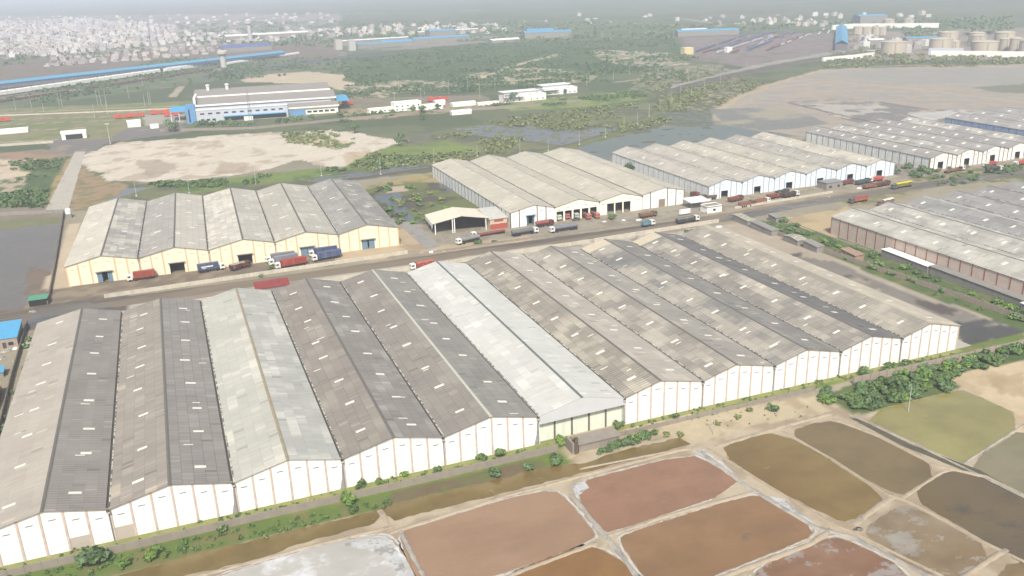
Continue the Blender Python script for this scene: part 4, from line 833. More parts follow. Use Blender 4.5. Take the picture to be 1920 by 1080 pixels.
# ---------------------------------------------------------------- minor buildings
def house(name,label,x,y,lx,ly,h,rz=0,wm=m_white,rm_=None,roof='flat',rh=1.2,win=0,door=False,group=None,cat='building',over=.3,winc=None,par=.5):
    T=thing(name,label,cat,(x,y,0),rz,group);a,b_=lx/2,ly/2;MB().box(-a,a,-b_,b_,0,h).build('wall',wm,T);rm_=rm_ or wm
    q=MB()
    if roof=='flat':
        q.box(-a-over,a+over,-b_-over,b_+over,h+.003,h+.25);q.build('roof',rm_,T)
        if par:
            q=MB()
            for bx in((-a,a,-b_,-b_+.2),(-a,a,b_-.2,b_),(-a,-a+.2,-b_+.2,b_-.2),(a-.2,a,-b_+.2,b_-.2)): q.box(*bx,h+.25,h+.25+par)
            q.build('parapet',wm,T)
    elif roof=='gable':   # ridge along x
        A,B=a+over,b_+over;z=h-.02
        q.poly([(-A,-B,z),(A,-B,z),(A,0,z+rh),(-A,0,z+rh)]);q.poly([(-A,0,z+rh),(A,0,z+rh),(A,B,z),(-A,B,z)]);q.poly([(-A,-B,z-.1),(-A,0,z+rh-.1),(A,0,z+rh-.1),(A,-B,z-.1)]);q.poly([(-A,0,z+rh-.1),(-A,B,z-.1),(A,B,z-.1),(A,0,z+rh-.1)])
        for s in(-1,1): q.poly([(s*A,-B,z),(s*A,0,z+rh),(s*A,B,z),(s*A,B,z-.1),(s*A,0,z+rh-.1),(s*A,-B,z-.1)])
        q.poly([(-A,-B,z),(-A,-B,z-.1),(A,-B,z-.1),(A,-B,z)]);q.build('roof',rm_,T)
        g_=MB()
        for s in(-1,1): g_.poly([(s*a,-b_,h),(s*a,b_,h),(s*a,0,h+rh-.12)])
        g_.build('gable',wm,T)
    elif roof=='mono':
        A,B=a+over,b_+over;z=h+.1
        q.poly([(-A,-B,z),(A,-B,z),(A,B,z+rh),(-A,B,z+rh)]);q.poly([(-A,-B,z-.12),(-A,B,z+rh-.12),(A,B,z+rh-.12),(A,-B,z-.12)])
        q.poly([(-A,-B,z),(-A,-B,z-.12),(A,-B,z-.12),(A,-B,z)]);q.poly([(-A,-B,z),(-A,B,z+rh),(-A,B,z+rh-.12),(-A,-B,z-.12)]);q.poly([(A,-B,z),(A,-B,z-.12),(A,B,z+rh-.12),(A,B,z+rh)]);q.build('roof',rm_,T)
        MB().poly([(-a,b_,h),(a,b_,h),(a,b_,h+rh),(-a,b_,h+rh)]).poly([(-a,-b_,h),(-a,b_,h),(-a,b_,h+rh)]).poly([(a,-b_,h),(a,b_,h+rh),(a,b_,h)]).build('upper_wall',wm,T)
    elif roof=='barrel':
        n=8;A=a+over
        for i in range(n):
            t0,t1=math.pi*i/n,math.pi*(i+1)/n;y0_,z0=-math.cos(t0)*(b_+over),h+math.sin(t0)*rh;y1_,z1=-math.cos(t1)*(b_+over),h+math.sin(t1)*rh
            q.poly([(-A,y0_,z0),(A,y0_,z0),(A,y1_,z1),(-A,y1_,z1)])
        for s in(-1,1): q.poly([(s*A,-math.cos(math.pi*i/n)*(b_+over),h+math.sin(math.pi*i/n)*rh) for i in range(n+1)])
        q.build('roof',rm_,T)
    for i in range(win):
        cx=-a+lx*(i+.5)/win;fl=int(h//3.2) or 1
        for k in range(fl):
            MB().box(cx-min(.8,lx/win*.32),cx+min(.8,lx/win*.32),-b_-.05,-b_-.003,.9+3.1*k,2.1+3.1*k).build('window',winc or m_glass,T)
    if door: MB().box(-.5,.6,-b_-.06,-b_-.004,0,2.2).build('door',m_chs,T)
    return T
m_blue=paint('blue_roof_sheet',(92,170,214),.6,.1,.8,((140,170,180),.3),k=.8);m_blue2=paint('blue_far_roof',(104,170,206),.6,.08,.2,k=.72);m_bluep=paint('blue_painted_wall',(104,158,208),.6,.08,.3,k=.8)
m_redr=paint('maroon_roof',(156,74,70),.7,.2,.6,k=.66);m_whr=paint('white_roof_sheet',(240,238,232),.6,.06,.5,((180,176,168),.3),k=.88);m_rust=paint('rusty_sheet',(176,150,128),.8,.3,.9,((110,84,70),.7),k=.75)
m_lil=paint('lilac_white_wall',(210,214,224),.75,.05,.3,((180,182,188),.3),k=.72);m_bru=paint('brick_red_wall',(186,92,76),.8,.12,.6,k=.75)
house('roadside_shed','maroon-roofed shed showing between the third and fourth front-row roofs',*at(512,553),13,4.5,4.0,.02,m_slab,m_redr,'mono',1.6)
# open shed with beige roof
x0,y0=at(785,428);x1,y1=at(842,437)
T=thing('open_shed','open-sided shed with a beige gabled roof over dark bays','shed',(113.5,397.5,0),-.1)
W0,D0,h0,h1=26,19,5.6,8.2
q=MB();RM=paint('beige_roof',(222,214,192),.8,.08,.3,((180,170,148),.3),k=.85)
q.poly([(-1.5,-.6,h0),(W0/2,-.6,h1),(W0/2,D0,h1),(-1.5,D0,h0)]);q.poly([(W0/2,-.6,h1),(W0+1,-.6,h0+.2),(W0+1,D0,h0+.2),(W0/2,D0,h1)]);q.poly([(-1.5,-.6,h0-.12),(-1.5,D0,h0-.12),(W0/2,D0,h1-.12),(W0/2,-.6,h1-.12)]);q.poly([(W0/2,-.6,h1-.12),(W0/2,D0,h1-.12),(W0+1,D0,h0+.08),(W0+1,-.6,h0+.08)])
q.poly([(-1.5,-.6,h0-.12),(W0/2,-.6,h1-.12),(W0/2,-.6,h1),(-1.5,-.6,h0)]);q.poly([(-1.5,-.6,h0-.12),(-1.5,-.6,h0),(-1.5,D0,h0),(-1.5,D0,h0-.12)]);q.build('roof',RM,T)
MB().box(-1.5,-1.4,-.5,D0-.3,h0-1.9,h0-.13).build('fascia',m_whr,T)
for x_ in(0,8.6,9.6,W0-.6):
    for y_ in((0,) if x_ in(8.6,9.6) else (0,D0/2,D0-.5)): MB().box(x_-.2,x_+.2,y_-.2,y_+.2,0,h0+.1+(x_/W0*2.6*2*.8 if 0<x_<W0/2 else 0)).build('column',m_white,T)
MB().box(0,W0,D0-.6,D0-.4,0,h0).build('back_wall',m_slab,T);MB().box(8.6,W0,6.2,6.4,0,h0-.2).build('bay_shade',m_dark,T)  # near-black sheet puts the shade of the open bays into colour
house('annex','red-walled annex with a grey lean-to roof beside the pale warehouse',145,402,9,17,5.2,0,paint('annex_wall',(214,196,176),.8,.1,k=.8),paint('grey_leanto',(196,194,184),.8,.14,.4,k=.85),'mono',1.6,0,False,None,'building',.5)
T=sc.objects.get('annex');MB().box(-4.52,4.52,-8.62,-8.503,0,2.6).build('red_dado',m_bru,T);MB().box(-2.4,2.4,-8.6,-8.504,3.6,4.8).build('window',m_bru,T)
# concrete ramp by the channel
sheet('concrete_ramp',[at(745,418),at(775,415),at(826,462),at(800,468)],.06,soil_mat('ramp_grey',(168,164,158),(180,174,164),(150,146,140),.15,.6,.6),True,.15,3)
# roadside hut with canopy
x,y=at(1333,396);T=house('roadside_hut','white roadside hut with a pale canopy at the yard entrance',x,y,9,6,3.1,0,m_white,m_slab,'flat',win=1,par=.35)
x,y=at(1306,388);T2=thing('canopy','pale sloping canopy on posts beside the white roadside hut','canopy',(x,y,0),0);q=MB();q.poly([(-6,-4,3.6),(6,-4,3.6),(6,5,4.4),(-6,5,4.4)]);q.poly([(-6,-4,3.5),(-6,5,4.3),(6,5,4.3),(6,-4,3.5)]);q.poly([(-6,-4,3.5),(6,-4,3.5),(6,-4,3.6),(-6,-4,3.6)]);q.build('roof',m_whr,T2)
for a in(-5.6,5.6):
    for b_ in(-3.6,4.6): MB().tube((a,b_,0),(a,b_,3.6),.1,6).build('post',m_steel,T2)
x,y=at(1284,404);T=thing('blank_hoarding','white blank hoarding beside the dark tipper lorry','hoarding',(x,y,0),.03);MB().box(-3.4,3.4,-.1,.1,.9,3.4).build('panel',m_white,T)
for a in(-3,3): MB().box(a-.1,a+.1,-.25,-.105,0,3.3).build('post',m_steel,T)
x,y=at(1556,352);house('site_cabin','grey site cabin with two dark windows by the fourth bluish gable',x,y,11.5,7,3.8,.03,m_slab,paint('cabin_roof',(150,148,146),.8,.12,k=.8),'flat',win=2,par=0,winc=m_dark)
for k,(px,py,lx,ly,lb) in enumerate(((1395,418,12,4.5,'long low shack with a pale roof, nearest the road junction'),(1433,434,16,4.2,'long low grey shack in the middle of the yard shacks'),(1490,455,10,5,'wide rusty-roofed shack among the yard shacks'),(1525,468,9,4,'cluttered small shack at the end of the yard shacks'),(1597,484,9,4.5,'rusty tin shack alone on the green strip'),(1452,415,6,3,'tiny shack beside the dark hedge near the road'))):
    x,y=at(px,py);house('shack',lb,x,y,ly,lx,2.6,0 ,m_slab if k!=4 else m_rust,m_kerb if k in(0,2) else (m_rust if k in(4,) else m_slab),'mono' if k!=2 else 'gable',.7,0,False,'shacks beside the dirt yard','shack')
house('long_shed','long low shed with a white roof beside the pink side wall',279.0-2.2,263,4.2,25,2.9,0,m_slab,m_whr,'mono',.5,group='long low sheds by the pink wall',cat='shed')
house('long_shed','long low shed with a grey roof beside the pink side wall',279.3-2.0,229,4.2,42,2.7,0,m_slab,m_slab,'mono',.5,group='long low sheds by the pink wall',cat='shed')
house('small_shed','small white-roofed shed among bushes at the right edge',275.5,203,6,6,2.6,0,m_slab,m_whr,'flat',par=0,cat='shed')
# bottom left yard
house('blue_roofed_house','small house with a blue sheet roof at the left edge',-64.5,336.5,8.5,15,3.6,0,paint('house_wall',(176,160,146),.85,.15,k=.75),m_blue,'mono',1.2,2,True)
house('blue_tarp_shelter','low shelter under a bright blue tarpaulin at the left edge',-64.6,304,6.5,4.5,1.8,0,m_slab,m_blue2,'mono',.4,cat='shelter')
house('brown_shack','brown shack at the left edge below the blue tarpaulin',-63.2,281,6,17,2.6,0,m_rust,paint('brown_sheet',(196,160,124),.85,.2,k=.7),'mono',.4,cat='shack')
for k in range(9):
    x,y=rnd.uniform(-67,-60),rnd.uniform(310,328);q=MB();q.lathe(0,0,[(rnd.uniform(.5,1.3),0),(rnd.uniform(.4,.9),rnd.uniform(.3,.6)),(0,rnd.uniform(.6,.9))],7);o=q.build('rubble_heap',[m_kerb,m_white,m_slab][k%3]);o.location=(x,y,0);tag(o,'small pale heap of rubble between the blue roof and the blue tarpaulin','rubble','rubble heaps in the left yard')
x,y=at(74,570);T=house('kiosk','green-roofed kiosk at the corner of the dark pond',x,y,6.5,4.5,2.6,0,m_dark,paint('green_sheet',(96,160,130),.7,.15,k=.75),'mono',.4,cat='kiosk')
x,y=at(12,597);house('parked_van','white van parked beside the blue-roofed house',-66.5,350,5,2,2.0,.1,m_white,m_white,'flat',par=0,cat='van',win=2)
x,y=at(128,408);T=thing('water_tank','white twin water tank beside the leftmost cream-walled warehouse','tank',(x+.5,y,0));MB().lathe(0,0,[(1.5,2.2),(1.5,4.6),(1.1,5),(0,5.1)],12).build('tank_body',m_white,T);MB().box(-1.4,1.4,-1.4,1.4,0,2.2).build('plinth',m_slab,T)
# jetty / slab before the white roof
T=thing('concrete_slab','flat concrete roof slab with a scorched post by the recessed front','slab',(87.5,183.6,0));MB().box(-1,11.5,-2.4,2.6,2.3,2.6).build('deck',m_wallg,T);MB().box(-.6,11,-2.0,2.2,0,2.3).build('wall',m_wallg,T);MB().box(-2.0,-1.05,-2.5,-1.6,0,4.6).build('scorched_post',paint('scorched',(110,96,84),.9,.5,1.5,k=.8),T)
MB().box(-2.6,-2.05,-2.2,2.2,0,.0+3.2).build('pier',m_wallg,T)
# motorcycle on the bund
x,y=at(1609,998);T=thing('motorcycle','motorcycle parked on the bund between the pans','motorcycle',(x,y,.45),-.6);
for a in(-.65,.65):
    q=MB();n=14
    for i in range(n):
        t0,t1=2*math.pi*i/n,2*math.pi*(i+1)/n;q.tube((a+.3*math.cos(t0),0,.32+.3*math.sin(t0)),(a+.3*math.cos(t1),0,.32+.3*math.sin(t1)),.05,5,cap=False)
    q.build('wheel',m_tyre,T)
MB().tube((-.65,0,.32),(-.1,0,.75),.07,6).tube((-.1,0,.75),(.45,0,.85),.13,8).tube((.65,0,.32),(.42,0,1.0),.04,6).build('frame',m_chs,T);MB().box(-.55,.0,-.12,.12,.78,.88).build('seat',m_tyre,T);MB().tube((.42,-.35,1.05),(.42,.35,1.05),.025,6).build('handlebar',m_steel,T);MB().box(-.15,.2,-.12,.12,.3,.6).build('engine',m_steel,T)
# ---------------------------------------------------------------- depot
T=thing('depot_hall','large stepped-roof depot hall with a blue corner tower and white front','building',(17,856,0),-.1)
rt=paint('depot_roof',(172,165,157),.8,.05,.1,k=.62);
def tier(x0_,x1_,ya,yb_,za,zb,mb): mb.poly([(x0_,ya,za),(x1_,ya,za),(x1_,yb_,zb),(x0_,yb_,zb)])
def slab(nm,x0_,x1_,ya,yb_,za,zb,mat):
    q=MB();P=[(x0_,ya,za),(x1_,ya,za),(x1_,yb_,zb),(x0_,yb_,zb)];q.poly(P);q.poly([(a,b_,c-.5) for a,b_,c in P][::-1])
    for i in range(4):
        A,B=P[i],P[(i+1)%4];q.poly([A,(A[0],A[1],A[2]-.5),(B[0],B[1],B[2]-.5),B])
    return q.build(nm,mat,T)
MB().box(8,132,24,50,0,13.2).build('wall',m_lil,T);MB().box(8,132,50,80,0,17.6).build('wall',m_white,T);MB().box(89,137,10,24,0,7.2).build('wall',m_white,T)
slab('roof',88.5,138,8.5,24,7.4,9.6,rt);slab('roof',6.5,137,23,50,13.4,17.4,rt);slab('roof',5,134,49,80,18.6,22,rt)
for x0_,x1_,y_,z in((88.4,138.2,8.2,7.5),(6.4,137.2,22.7,13.5),(4.9,134.2,48.7,18.7)): MB().box(x0_,x1_,y_,y_+.29,z-1.3,z+.15).build('fascia',m_whr,T)
MB().box(6,8,24,78,0,20).build('gable_screen',m_whr,T)
MB().box(8,90,2,22,0,11.0).build('office_block',m_lil,T);MB().box(8,90,1.6,2.4,11.003,12.2).build('parapet',m_whr,T)
MB().box(0,8,.5,12,0,16.5).build('corner_tower',m_bluep,T);MB().box(2.2,3.4,.35,.497,1,13).build('slot_window',m_glass,T)
for k in range(11): MB().box(12+k*7.0,15.6+k*7.0,1.9,1.997,7.2,8.6).build('window',m_glass,T)
for k in range(3): MB().box(12+k*5,15+k*5,1.9,1.997,1.4,3.2).build('window',m_glass,T)
MB().box(32,88,-1.5,1.997,4.4,5.0).build('awning',m_blue,T);MB().box(33,88,1.85,1.995,.4,4.0).build('shopfront',m_glass,T)
MB().box(92,106,7.8,9.997,0,4.6).build('blue_porch',m_bluep,T);MB().box(50,58,-3,-.5,0,3.6).build('white_kiosk',m_whr,T)
for k in range(5): MB().box(108+k*5.4,112+k*5.4,9.85,9.997,1.6,3.4).build('window',m_glass,T)
slab('side_awning',-16,0,22,46,9,11,m_blue);slab('side_awning',137,150,26,60,9,10.5,m_blue)
for a in(-15,-8): MB().box(a-.2,a+.2,23,23.4,0,8.6).build('column',m_white,T)
for a in(18,36): MB().tube((a,74,20.5),(a,74,25.5),1.5,10).lathe(a,74,[(2.1,25.5),(2.1,26.4),(0,27)],10).build('roof_vent',m_whr,T)
# orange-red rail cranes and containers
m_or=paint('orange_red',(226,92,62),.6,.2,.3,k=.75)
for k,(px,py,L_) in enumerate(((232,222,17),(255,220,17),(300,214,18),(325,214,18),(322,218,14),(8,228,12),(652,197,12),(814,190,14),(829,189,12))):
    x,y=at(px,py);T=thing('rail_crane',['orange-red rail crane, left one of the pair by the white-roofed hut','orange-red rail crane, right one of the pair by the white-roofed hut','orange-red rail crane nearest the paved stand','orange-red rail crane beside the blue corner tower','small orange-red rail crane under the larger two','orange-red rail crane at the left edge of the railway yard','orange-red machine beneath the blue awning at the right end','orange-red machine behind the white gabled hut','smaller orange-red machine behind the white gabled hut'][k],'rail crane',(x,y,0),.1,'orange-red rail cranes')
    MB().box(-L_/2,L_/2,-1.6,1.6,1.1,2.2).build('frame',m_or,T);MB().box(-L_/2+1,-L_/2+5,-1.5,1.5,2.2,4.6).build('cab',m_or,T);MB().tube((-L_/2+4,0,2.6),(L_/2,0,4.2),.5,6,.3).build('jib',m_or,T)
    MB().box(L_/4-1,L_/4+2,-1.5,1.5,2.2,3.4).build('engine_box',m_or,T)
    for a in(-L_/2+1.5,-L_/2+3.5,L_/2-3.5,L_/2-1.5): MB().tube((a,-1.2,.5),(a,1.2,.5),.5,8).build('wheel_set',m_tyre,T)
for px,py,lx,ly,h,rf_,lb,kw in((140,259,19,9,6.5,'barrel','white arched gate building with a dark passage left of the sand field',{}),(252,237,11,8,5.5,'barrel','small white-roofed hut beside the orange cranes',{}),(290,240,7,5,2.6,'flat','tiny white box hut on the asphalt by the large tree',{}),
  (716,210,26,7,3.4,'flat','low white building left of the two-storey white block',dict(win=6)),(762,206,27,11,7.5,'flat','two-storey white block with a ribbed pale roof',dict(win=5)),(811,204,19,8,4.4,'barrel','small white gabled hut beside the orange machine',{}),(824,196,10,7,3.8,'barrel','small white-topped cabin behind the white gabled hut',{}),
  (868,198,24,8,2.8,'barrel','white tent-like shed, left of the two station blocks',{}),(864,214,19,6,3.0,'barrel','white covered store on the verge by the long compound wall',{}),(915,196,22,4,2.0,'flat','low white store wall beside the station trees',{}),
  (18,250,30,6,3,'mono','white-roofed platform shelter at the left edge',{}),(1288,103,16,10,10,'flat','yellowish block on a platform beside the scrub',{}),(1365,98,9,8,7,'flat','small bright white hut in the railway yard',{})):
    x,y=at(px,py);house('gate_building' if px==140 else 'outbuilding',lb,x,y,lx,ly,h*.75 if rf_=='barrel' else h,.05,m_white if px!=1288 else paint('yellow_wall',(232,214,160),.8,.1,k=.8),m_whr,rf_,2.0 if rf_=='barrel' else 1,group=None,**kw)
    if px==140: MB().box(-6.5,6.5,-4.7,-4.503,0,4).build('passage',m_dark,[o for o in sc.objects if o.name.startswith('gate_building')][-1])  # flat near-black panel on the wall stands for shade inside the passage
for k,(px,py,w2) in enumerate(((980,188,46),(1045,175,40))):
    x,y=at(px,py);T=house('station_block',['nearer station block with a stepped white roof','farther station block with a stepped white roof'][k],x,y,w2,14,6.2,.05,m_white,m_whr,'flat',win=7,group='station blocks',par=0)
    MB().box(-w2/2+2,w2/2-8,-2,8,6.5,9.2).build('upper_storey',m_lil,T);MB().box(-w2/2,w2/2-6,-3,9,9.203,9.8).build('upper_roof',m_whr,T);MB().box(-2,3,-9,-7.003,0,8).build('stair_tower',m_white,T);MB().box(-w2/2-2,-3,-10,-6.8,4.4,4.8).build('awning',paint('slate_awning',(120,130,150),.7,.1,k=.8),T)
# ---------------------------------------------------------------- blue platform canopy and freight train
def along(a,b_,n): return [(a[0]+(b_[0]-a[0])*i/n,a[1]+(b_[1]-a[1])*i/n) for i in range(n+1)]
a=at(-90,180);b_=at(528,108);d=Vector(b_)-Vector(a);L=d.length;an=math.atan2(d.y,d.x)
T=thing('platform_canopy','very long blue-roofed goods platform canopy at the upper left','canopy',(a[0],a[1],0),an)
q=MB();q.poly([(0,-11,9),(L,-11,9),(L,0,11.5),(0,0,11.5)]);q.poly([(0,0,11.5),(L,0,11.5),(L,11,9),(0,11,9)]);q.poly([(0,-11,8.4),(L,-11,8.4),(L,-11,9),(0,-11,9)]);q.build('roof',m_blue2,T)
MB().box(0,L,-10.5,-10.2,5.6,8.39).build('valance',paint('deep_blue_sheet',(104,126,160),.6,.1,.2,k=.8),T)
for i in range(60): MB().box(L*i/60+2,L*i/60+2.6,-9.8,-9.2,0,5.6).build('column',m_steel,T)
MB().box(0,L,-9,9,0,1.1).build('platform',m_slab,T)
def train(label,a,b_,n,mat,h=3.6,wd=3.2,name='goods_wagon',group='wagons',skip=(),rd=True):
    P=along(a,b_,n);an=math.atan2(b_[1]-a[1],b_[0]-a[0]);L=math.hypot(b_[0]-a[0],b_[1]-a[1])/n-.9
    q=MB();q.box(-L/2,L/2,-wd/2,wd/2,1.1,h)
    if rd: 
        for i in range(5):
            t0,t1=math.pi*i/5,math.pi*(i+1)/5;q.poly([(-L/2,-math.cos(t0)*wd/2,h+math.sin(t0)*.9),(L/2,-math.cos(t0)*wd/2,h+math.sin(t0)*.9),(L/2,-math.cos(t1)*wd/2,h+math.sin(t1)*.9),(-L/2,-math.cos(t1)*wd/2,h+math.sin(t1)*.9)])
    q.box(-L/2+1,-L/2+3,-1,1,.2,1.1).box(L/2-3,L/2-1,-1,1,.2,1.1)
    o0=None
    for i in range(n):
        if i in skip: continue
        c=((P[i][0]+P[i+1][0])/2,(P[i][1]+P[i+1][1])/2,0)
        if o0 is None: o0=q.build(name,mat);o=o0
        else: o=o0.copy();sc.collection.objects.link(o)
        o.location=c;o.rotation_euler=(0,0,an+rnd.uniform(-.01,.01));tag(o,label,'wagon',group)
train('white-sheeted wagon in the long row below the blue platform canopy',at(-70,190),at(390,124),36,m_whr,5.4,7,'sheeted_wagon','white-sheeted wagons below the blue canopy',(27,))
train('white-sheeted wagon in the short row near the concrete tower',at(425,122),at(560,102),14,m_whr,3.6,4,'sheeted_wagon','white-sheeted wagons by the concrete tower')
train('brown wagon on the track nearest the scrub below the blue canopy',at(-70,203),at(400,132),34,paint('brown_wagon',(140,96,88),.8,.2,k=.7),2.6,3,'brown_wagon','brown wagons below the blue canopy',(12,13),False)
sheet('rail_track',[at(-70,196),at(420,128),at(420,130.5),at(-70,199)],.05,m_slab,True,.3,20)
sheet('rail_track',[at(380,141),at(640,106),at(760,97),at(760,100),at(640,111),at(380,148)],.05,paint('ballast',(112,110,116),.9,.2,.1,k=.6),True,.3,20)
# yard rakes on the right
mm=[paint('slate_wagon',(120,126,146),.8,.2,k=.75),paint('rust_wagon',(150,116,110),.8,.2,k=.75),paint('pale_wagon',(196,192,192),.8,.1,k=.75)]
RK=[((1305,98),(1400,66)),((1318,100),(1420,66)),((1335,96),(1440,62)),((1345,101),(1452,66)),((1352,93),(1455,60)),((1370,101),(1475,64)),((1385,98),(1480,62)),((1400,96),(1490,62)),((1418,90),(1452,68)),((1437,96),(1500,68)),((1452,90),(1510,66)),((1465,86),(1520,66)),((1535,66),(1545,56)),((1550,68),(1556,58))]
for k,(p_,q_) in enumerate(RK):
    a,b_=at(*p_),at(*q_);n=max(3,int(math.hypot(b_[0]-a[0],b_[1]-a[1])/24))
    train(['slate-coloured','rust-coloured','pale'][(0,1,0,2,0,1,0,0,2,1,1,2,2,2)[k]]+' wagon standing in the hazy marshalling yard',a,b_,n,mm[(0,1,0,2,0,1,0,0,2,1,1,2,2,2)[k]],3.6,3.4,'yard_wagon',['slate-coloured','rust-coloured','pale'][(0,1,0,2,0,1,0,0,2,1,1,2,2,2)[k]]+' wagons in the marshalling yard',tuple(i for i in range(n) if rnd.random()<.3),False)
# concrete tower
x,y=at(420,126);T=thing('concrete_tower','plain concrete tower before the blue platform canopy','tower',(x,y,0));MB().lathe(0,0,[(4.6,0),(4.3,16),(4.3,17)],20).build('shaft',m_pole,T);MB().lathe(0,0,[(4.3,17),(7.5,20),(7.5,23.5),(6,25),(0,25.4)],20).build('tank_bowl',m_pole,T)
x,y=at(470,76);T=thing('control_tower','pale control tower above the low white terminal','tower',(x,y,0));MB().lathe(0,0,[(5,0),(4,34)],12).build('shaft',m_pole,T);MB().lathe(0,0,[(4,34),(7.5,37),(7.5,44),(4,47),(0,47)],12).build('cabin',m_pole,T)
# ---------------------------------------------------------------- storage tanks
m_tank=paint('tank_paint',(214,204,184),.7,.06,.05,((186,170,148),.4),k=.66)
for k,(pxa,pxb,base,top) in enumerate(((1653,1695,104,83.5),(1744,1780,96,78),(1760,1791,88,66),(1781,1797,93,81),(1824,1865,101,83.5),(1821,1845,88,71),(1817,1842,82,66),(1865,1896,92,67.5),(1874,1893,96,78),(1893,1912,99,78),(1912,1940,103,82),(1600,1616,66,53),(1617,1633,66,54),(1636,1648,66,54),(1648,1660,66,54),(1656,1675,51,39.5),(1693,1711,50,39))):
    cx=(pxa+pxb)/2;x,y=at(cx,base);dd=math.hypot(x,y,CAMH);r=(pxb-pxa)/2*dd/FPX*.97;h=(base-top)*dd/FPX*1.0
    c=Vector((x,y)).normalized()*r
    T=thing('storage_tank',['huge squat storage tank left of the rest, ladder side dirty','squat cream tank in front of the paired tanks','cream tank standing behind the front squat one','small cream tank at the foot of the paired tanks','broad squat tank in the middle of the right group','medium tank right behind the broad squat one','rearmost tank above the broad squat one','tall cream tank near the right edge','slim tank before the tall cream one','slim pale tank second from the right edge','tank cut by the right edge of the photo','leftmost of four small tanks in a row','second of four small tanks in a row','third of four small tanks in a row','rightmost of four small tanks in a row','left one of two faint far tanks','right one of two faint far tanks'][k],'storage tank',(x+c.x,y+c.y,0),0,'oil storage tanks')
    MB().lathe(0,0,[(r,0),(r,h)],28).build('shell',m_tank,T);MB().lathe(0,0,[(r+.4,h),(r+.4,h+.6),(r*.5,h+1.8),(0,h+2.4)],28).build('roof',m_tank,T);MB().tube((-r*.6,-r*.82,0),(-r*.6,-r*.82,h),.4,6).build('ladder',m_steel,T)
a=at(1575,94);b_=at(1578,59);d=Vector(at(1577,60))-Vector(at(1577,95))
T=thing('blue_shed','long bright blue gabled shed end-on beside the tank farm','shed',(*at(1577,95),0),math.atan2(d.y,d.x)-math.pi/2);L=d.length;hw=8.5
MB().box(-hw,hw,0,L,0,10).build('wall',paint('grey_shed_wall',(120,122,130),.8,.1,k=.7),T);q=MB();q.poly([(-hw-1,-1,10),(0,-1,15),(0,L,15),(-hw-1,L,10)]);q.poly([(0,-1,15),(hw+1,-1,10),(hw+1,L,10),(0,L,15)]);q.build('roof',m_blue2,T);MB().poly([(-hw,-.02,10),(hw,-.02,10),(0,-.02,14.6)]).build('gable',m_dark,T)
wall('long white wall below the tank farm',[at(1745,105),at(1990,108)],7,m_whr,4)
wall('white pipeline embankment wall right of the blue shed',[at(1542,115),at(1600,110),at(1638,105)],5,m_whr,3,name='boundary_wall')
wall('thin white pipe bridge above the small tanks',[at(1560,56),at(1600,53),at(1760,52)],9,m_whr,3)
wall('low grey dam before the cream tanks',[at(1740,103),at(1805,103)],9,m_lil,3)
for k,(px,py,lx,ly,h,m_,lb) in enumerate(((1026,70,95,36,11,m_blue2,'bright blue roofed shed alone in the green scrub'),(1012,68,55,46,13,m_blue2,'blue shed roof overlapping the lone blue shed'),(1325,66,120,26,9,m_blue2,'long thin blue shed beside the marshalling yard'),(1300,64,50,30,8,m_whr,'white end block of the thin blue shed'),
  (722,88,110,16,8,m_blue2,'blue canopy among the mid-distance station roofs, left'),(745,84,70,14,8,m_blue2,'second blue canopy among the mid-distance station roofs'),(825,79,120,24,9,m_blue2,'third blue canopy among the mid-distance station roofs'),(826,70,60,30,14,m_blue2,'tallest blue roof among the mid-distance station roofs'),
  (460,94,90,60,8,paint('indigo_cover',(84,110,170),.7,.1,k=.8),'dark blue covered stack behind the blue platform canopy'),(500,72,190,40,10,m_whr,'low white terminal beside the pale control tower'),(700,80,150,12,7,m_whr,'long thin white roof in front of the blue canopies'),(635,93,12,12,18,m_pole,'left one of two pale silos at the station edge'),(660,95,12,12,18,m_pole,'right one of two pale silos at the station edge'),(1735,77,70,14,6,m_blue2,'low pale blue roof behind the squat tanks'),(1630,44,60,40,16,m_blue2,'faint blue block behind the small tanks'),(945,79,60,20,5,m_whr,'low white hut in the middle of the dark scrub'),(840,63,150,12,7,m_whr,'faint long white roof behind the tallest blue roof'),(1640,84,24,14,8,m_whr,'small white block left of the huge squat tank'))):
    x,y=at(px,py);house('far_shed' if 'silo' not in lb else 'silo',lb,x,y,lx,ly,h,(.1 if px<960 else -.3),m_slab if m_ is not m_pole else m_pole,m_,'gable' if m_ is not m_pole else 'flat',min(3,ly*.12),par=0,cat='building' if 'silo' not in lb else 'silo')
# ---------------------------------------------------------------- curved railway embankment on the right
ridge('railway_embankment',[(1240,176),(1290,164),(1360,146),(1450,127),(1560,108),(1640,98)],16,3.2,paint('embank',(112,110,100),.95,.2,.1,k=.6),sub=14,jit=.1)
ridge('railway_embankment',[(1250,172),(1300,159),(1365,141),(1450,122),(1560,103)],8,4.6,paint('embank_top',(160,156,148),.95,.2,.1,k=.65),sub=14,jit=.1)
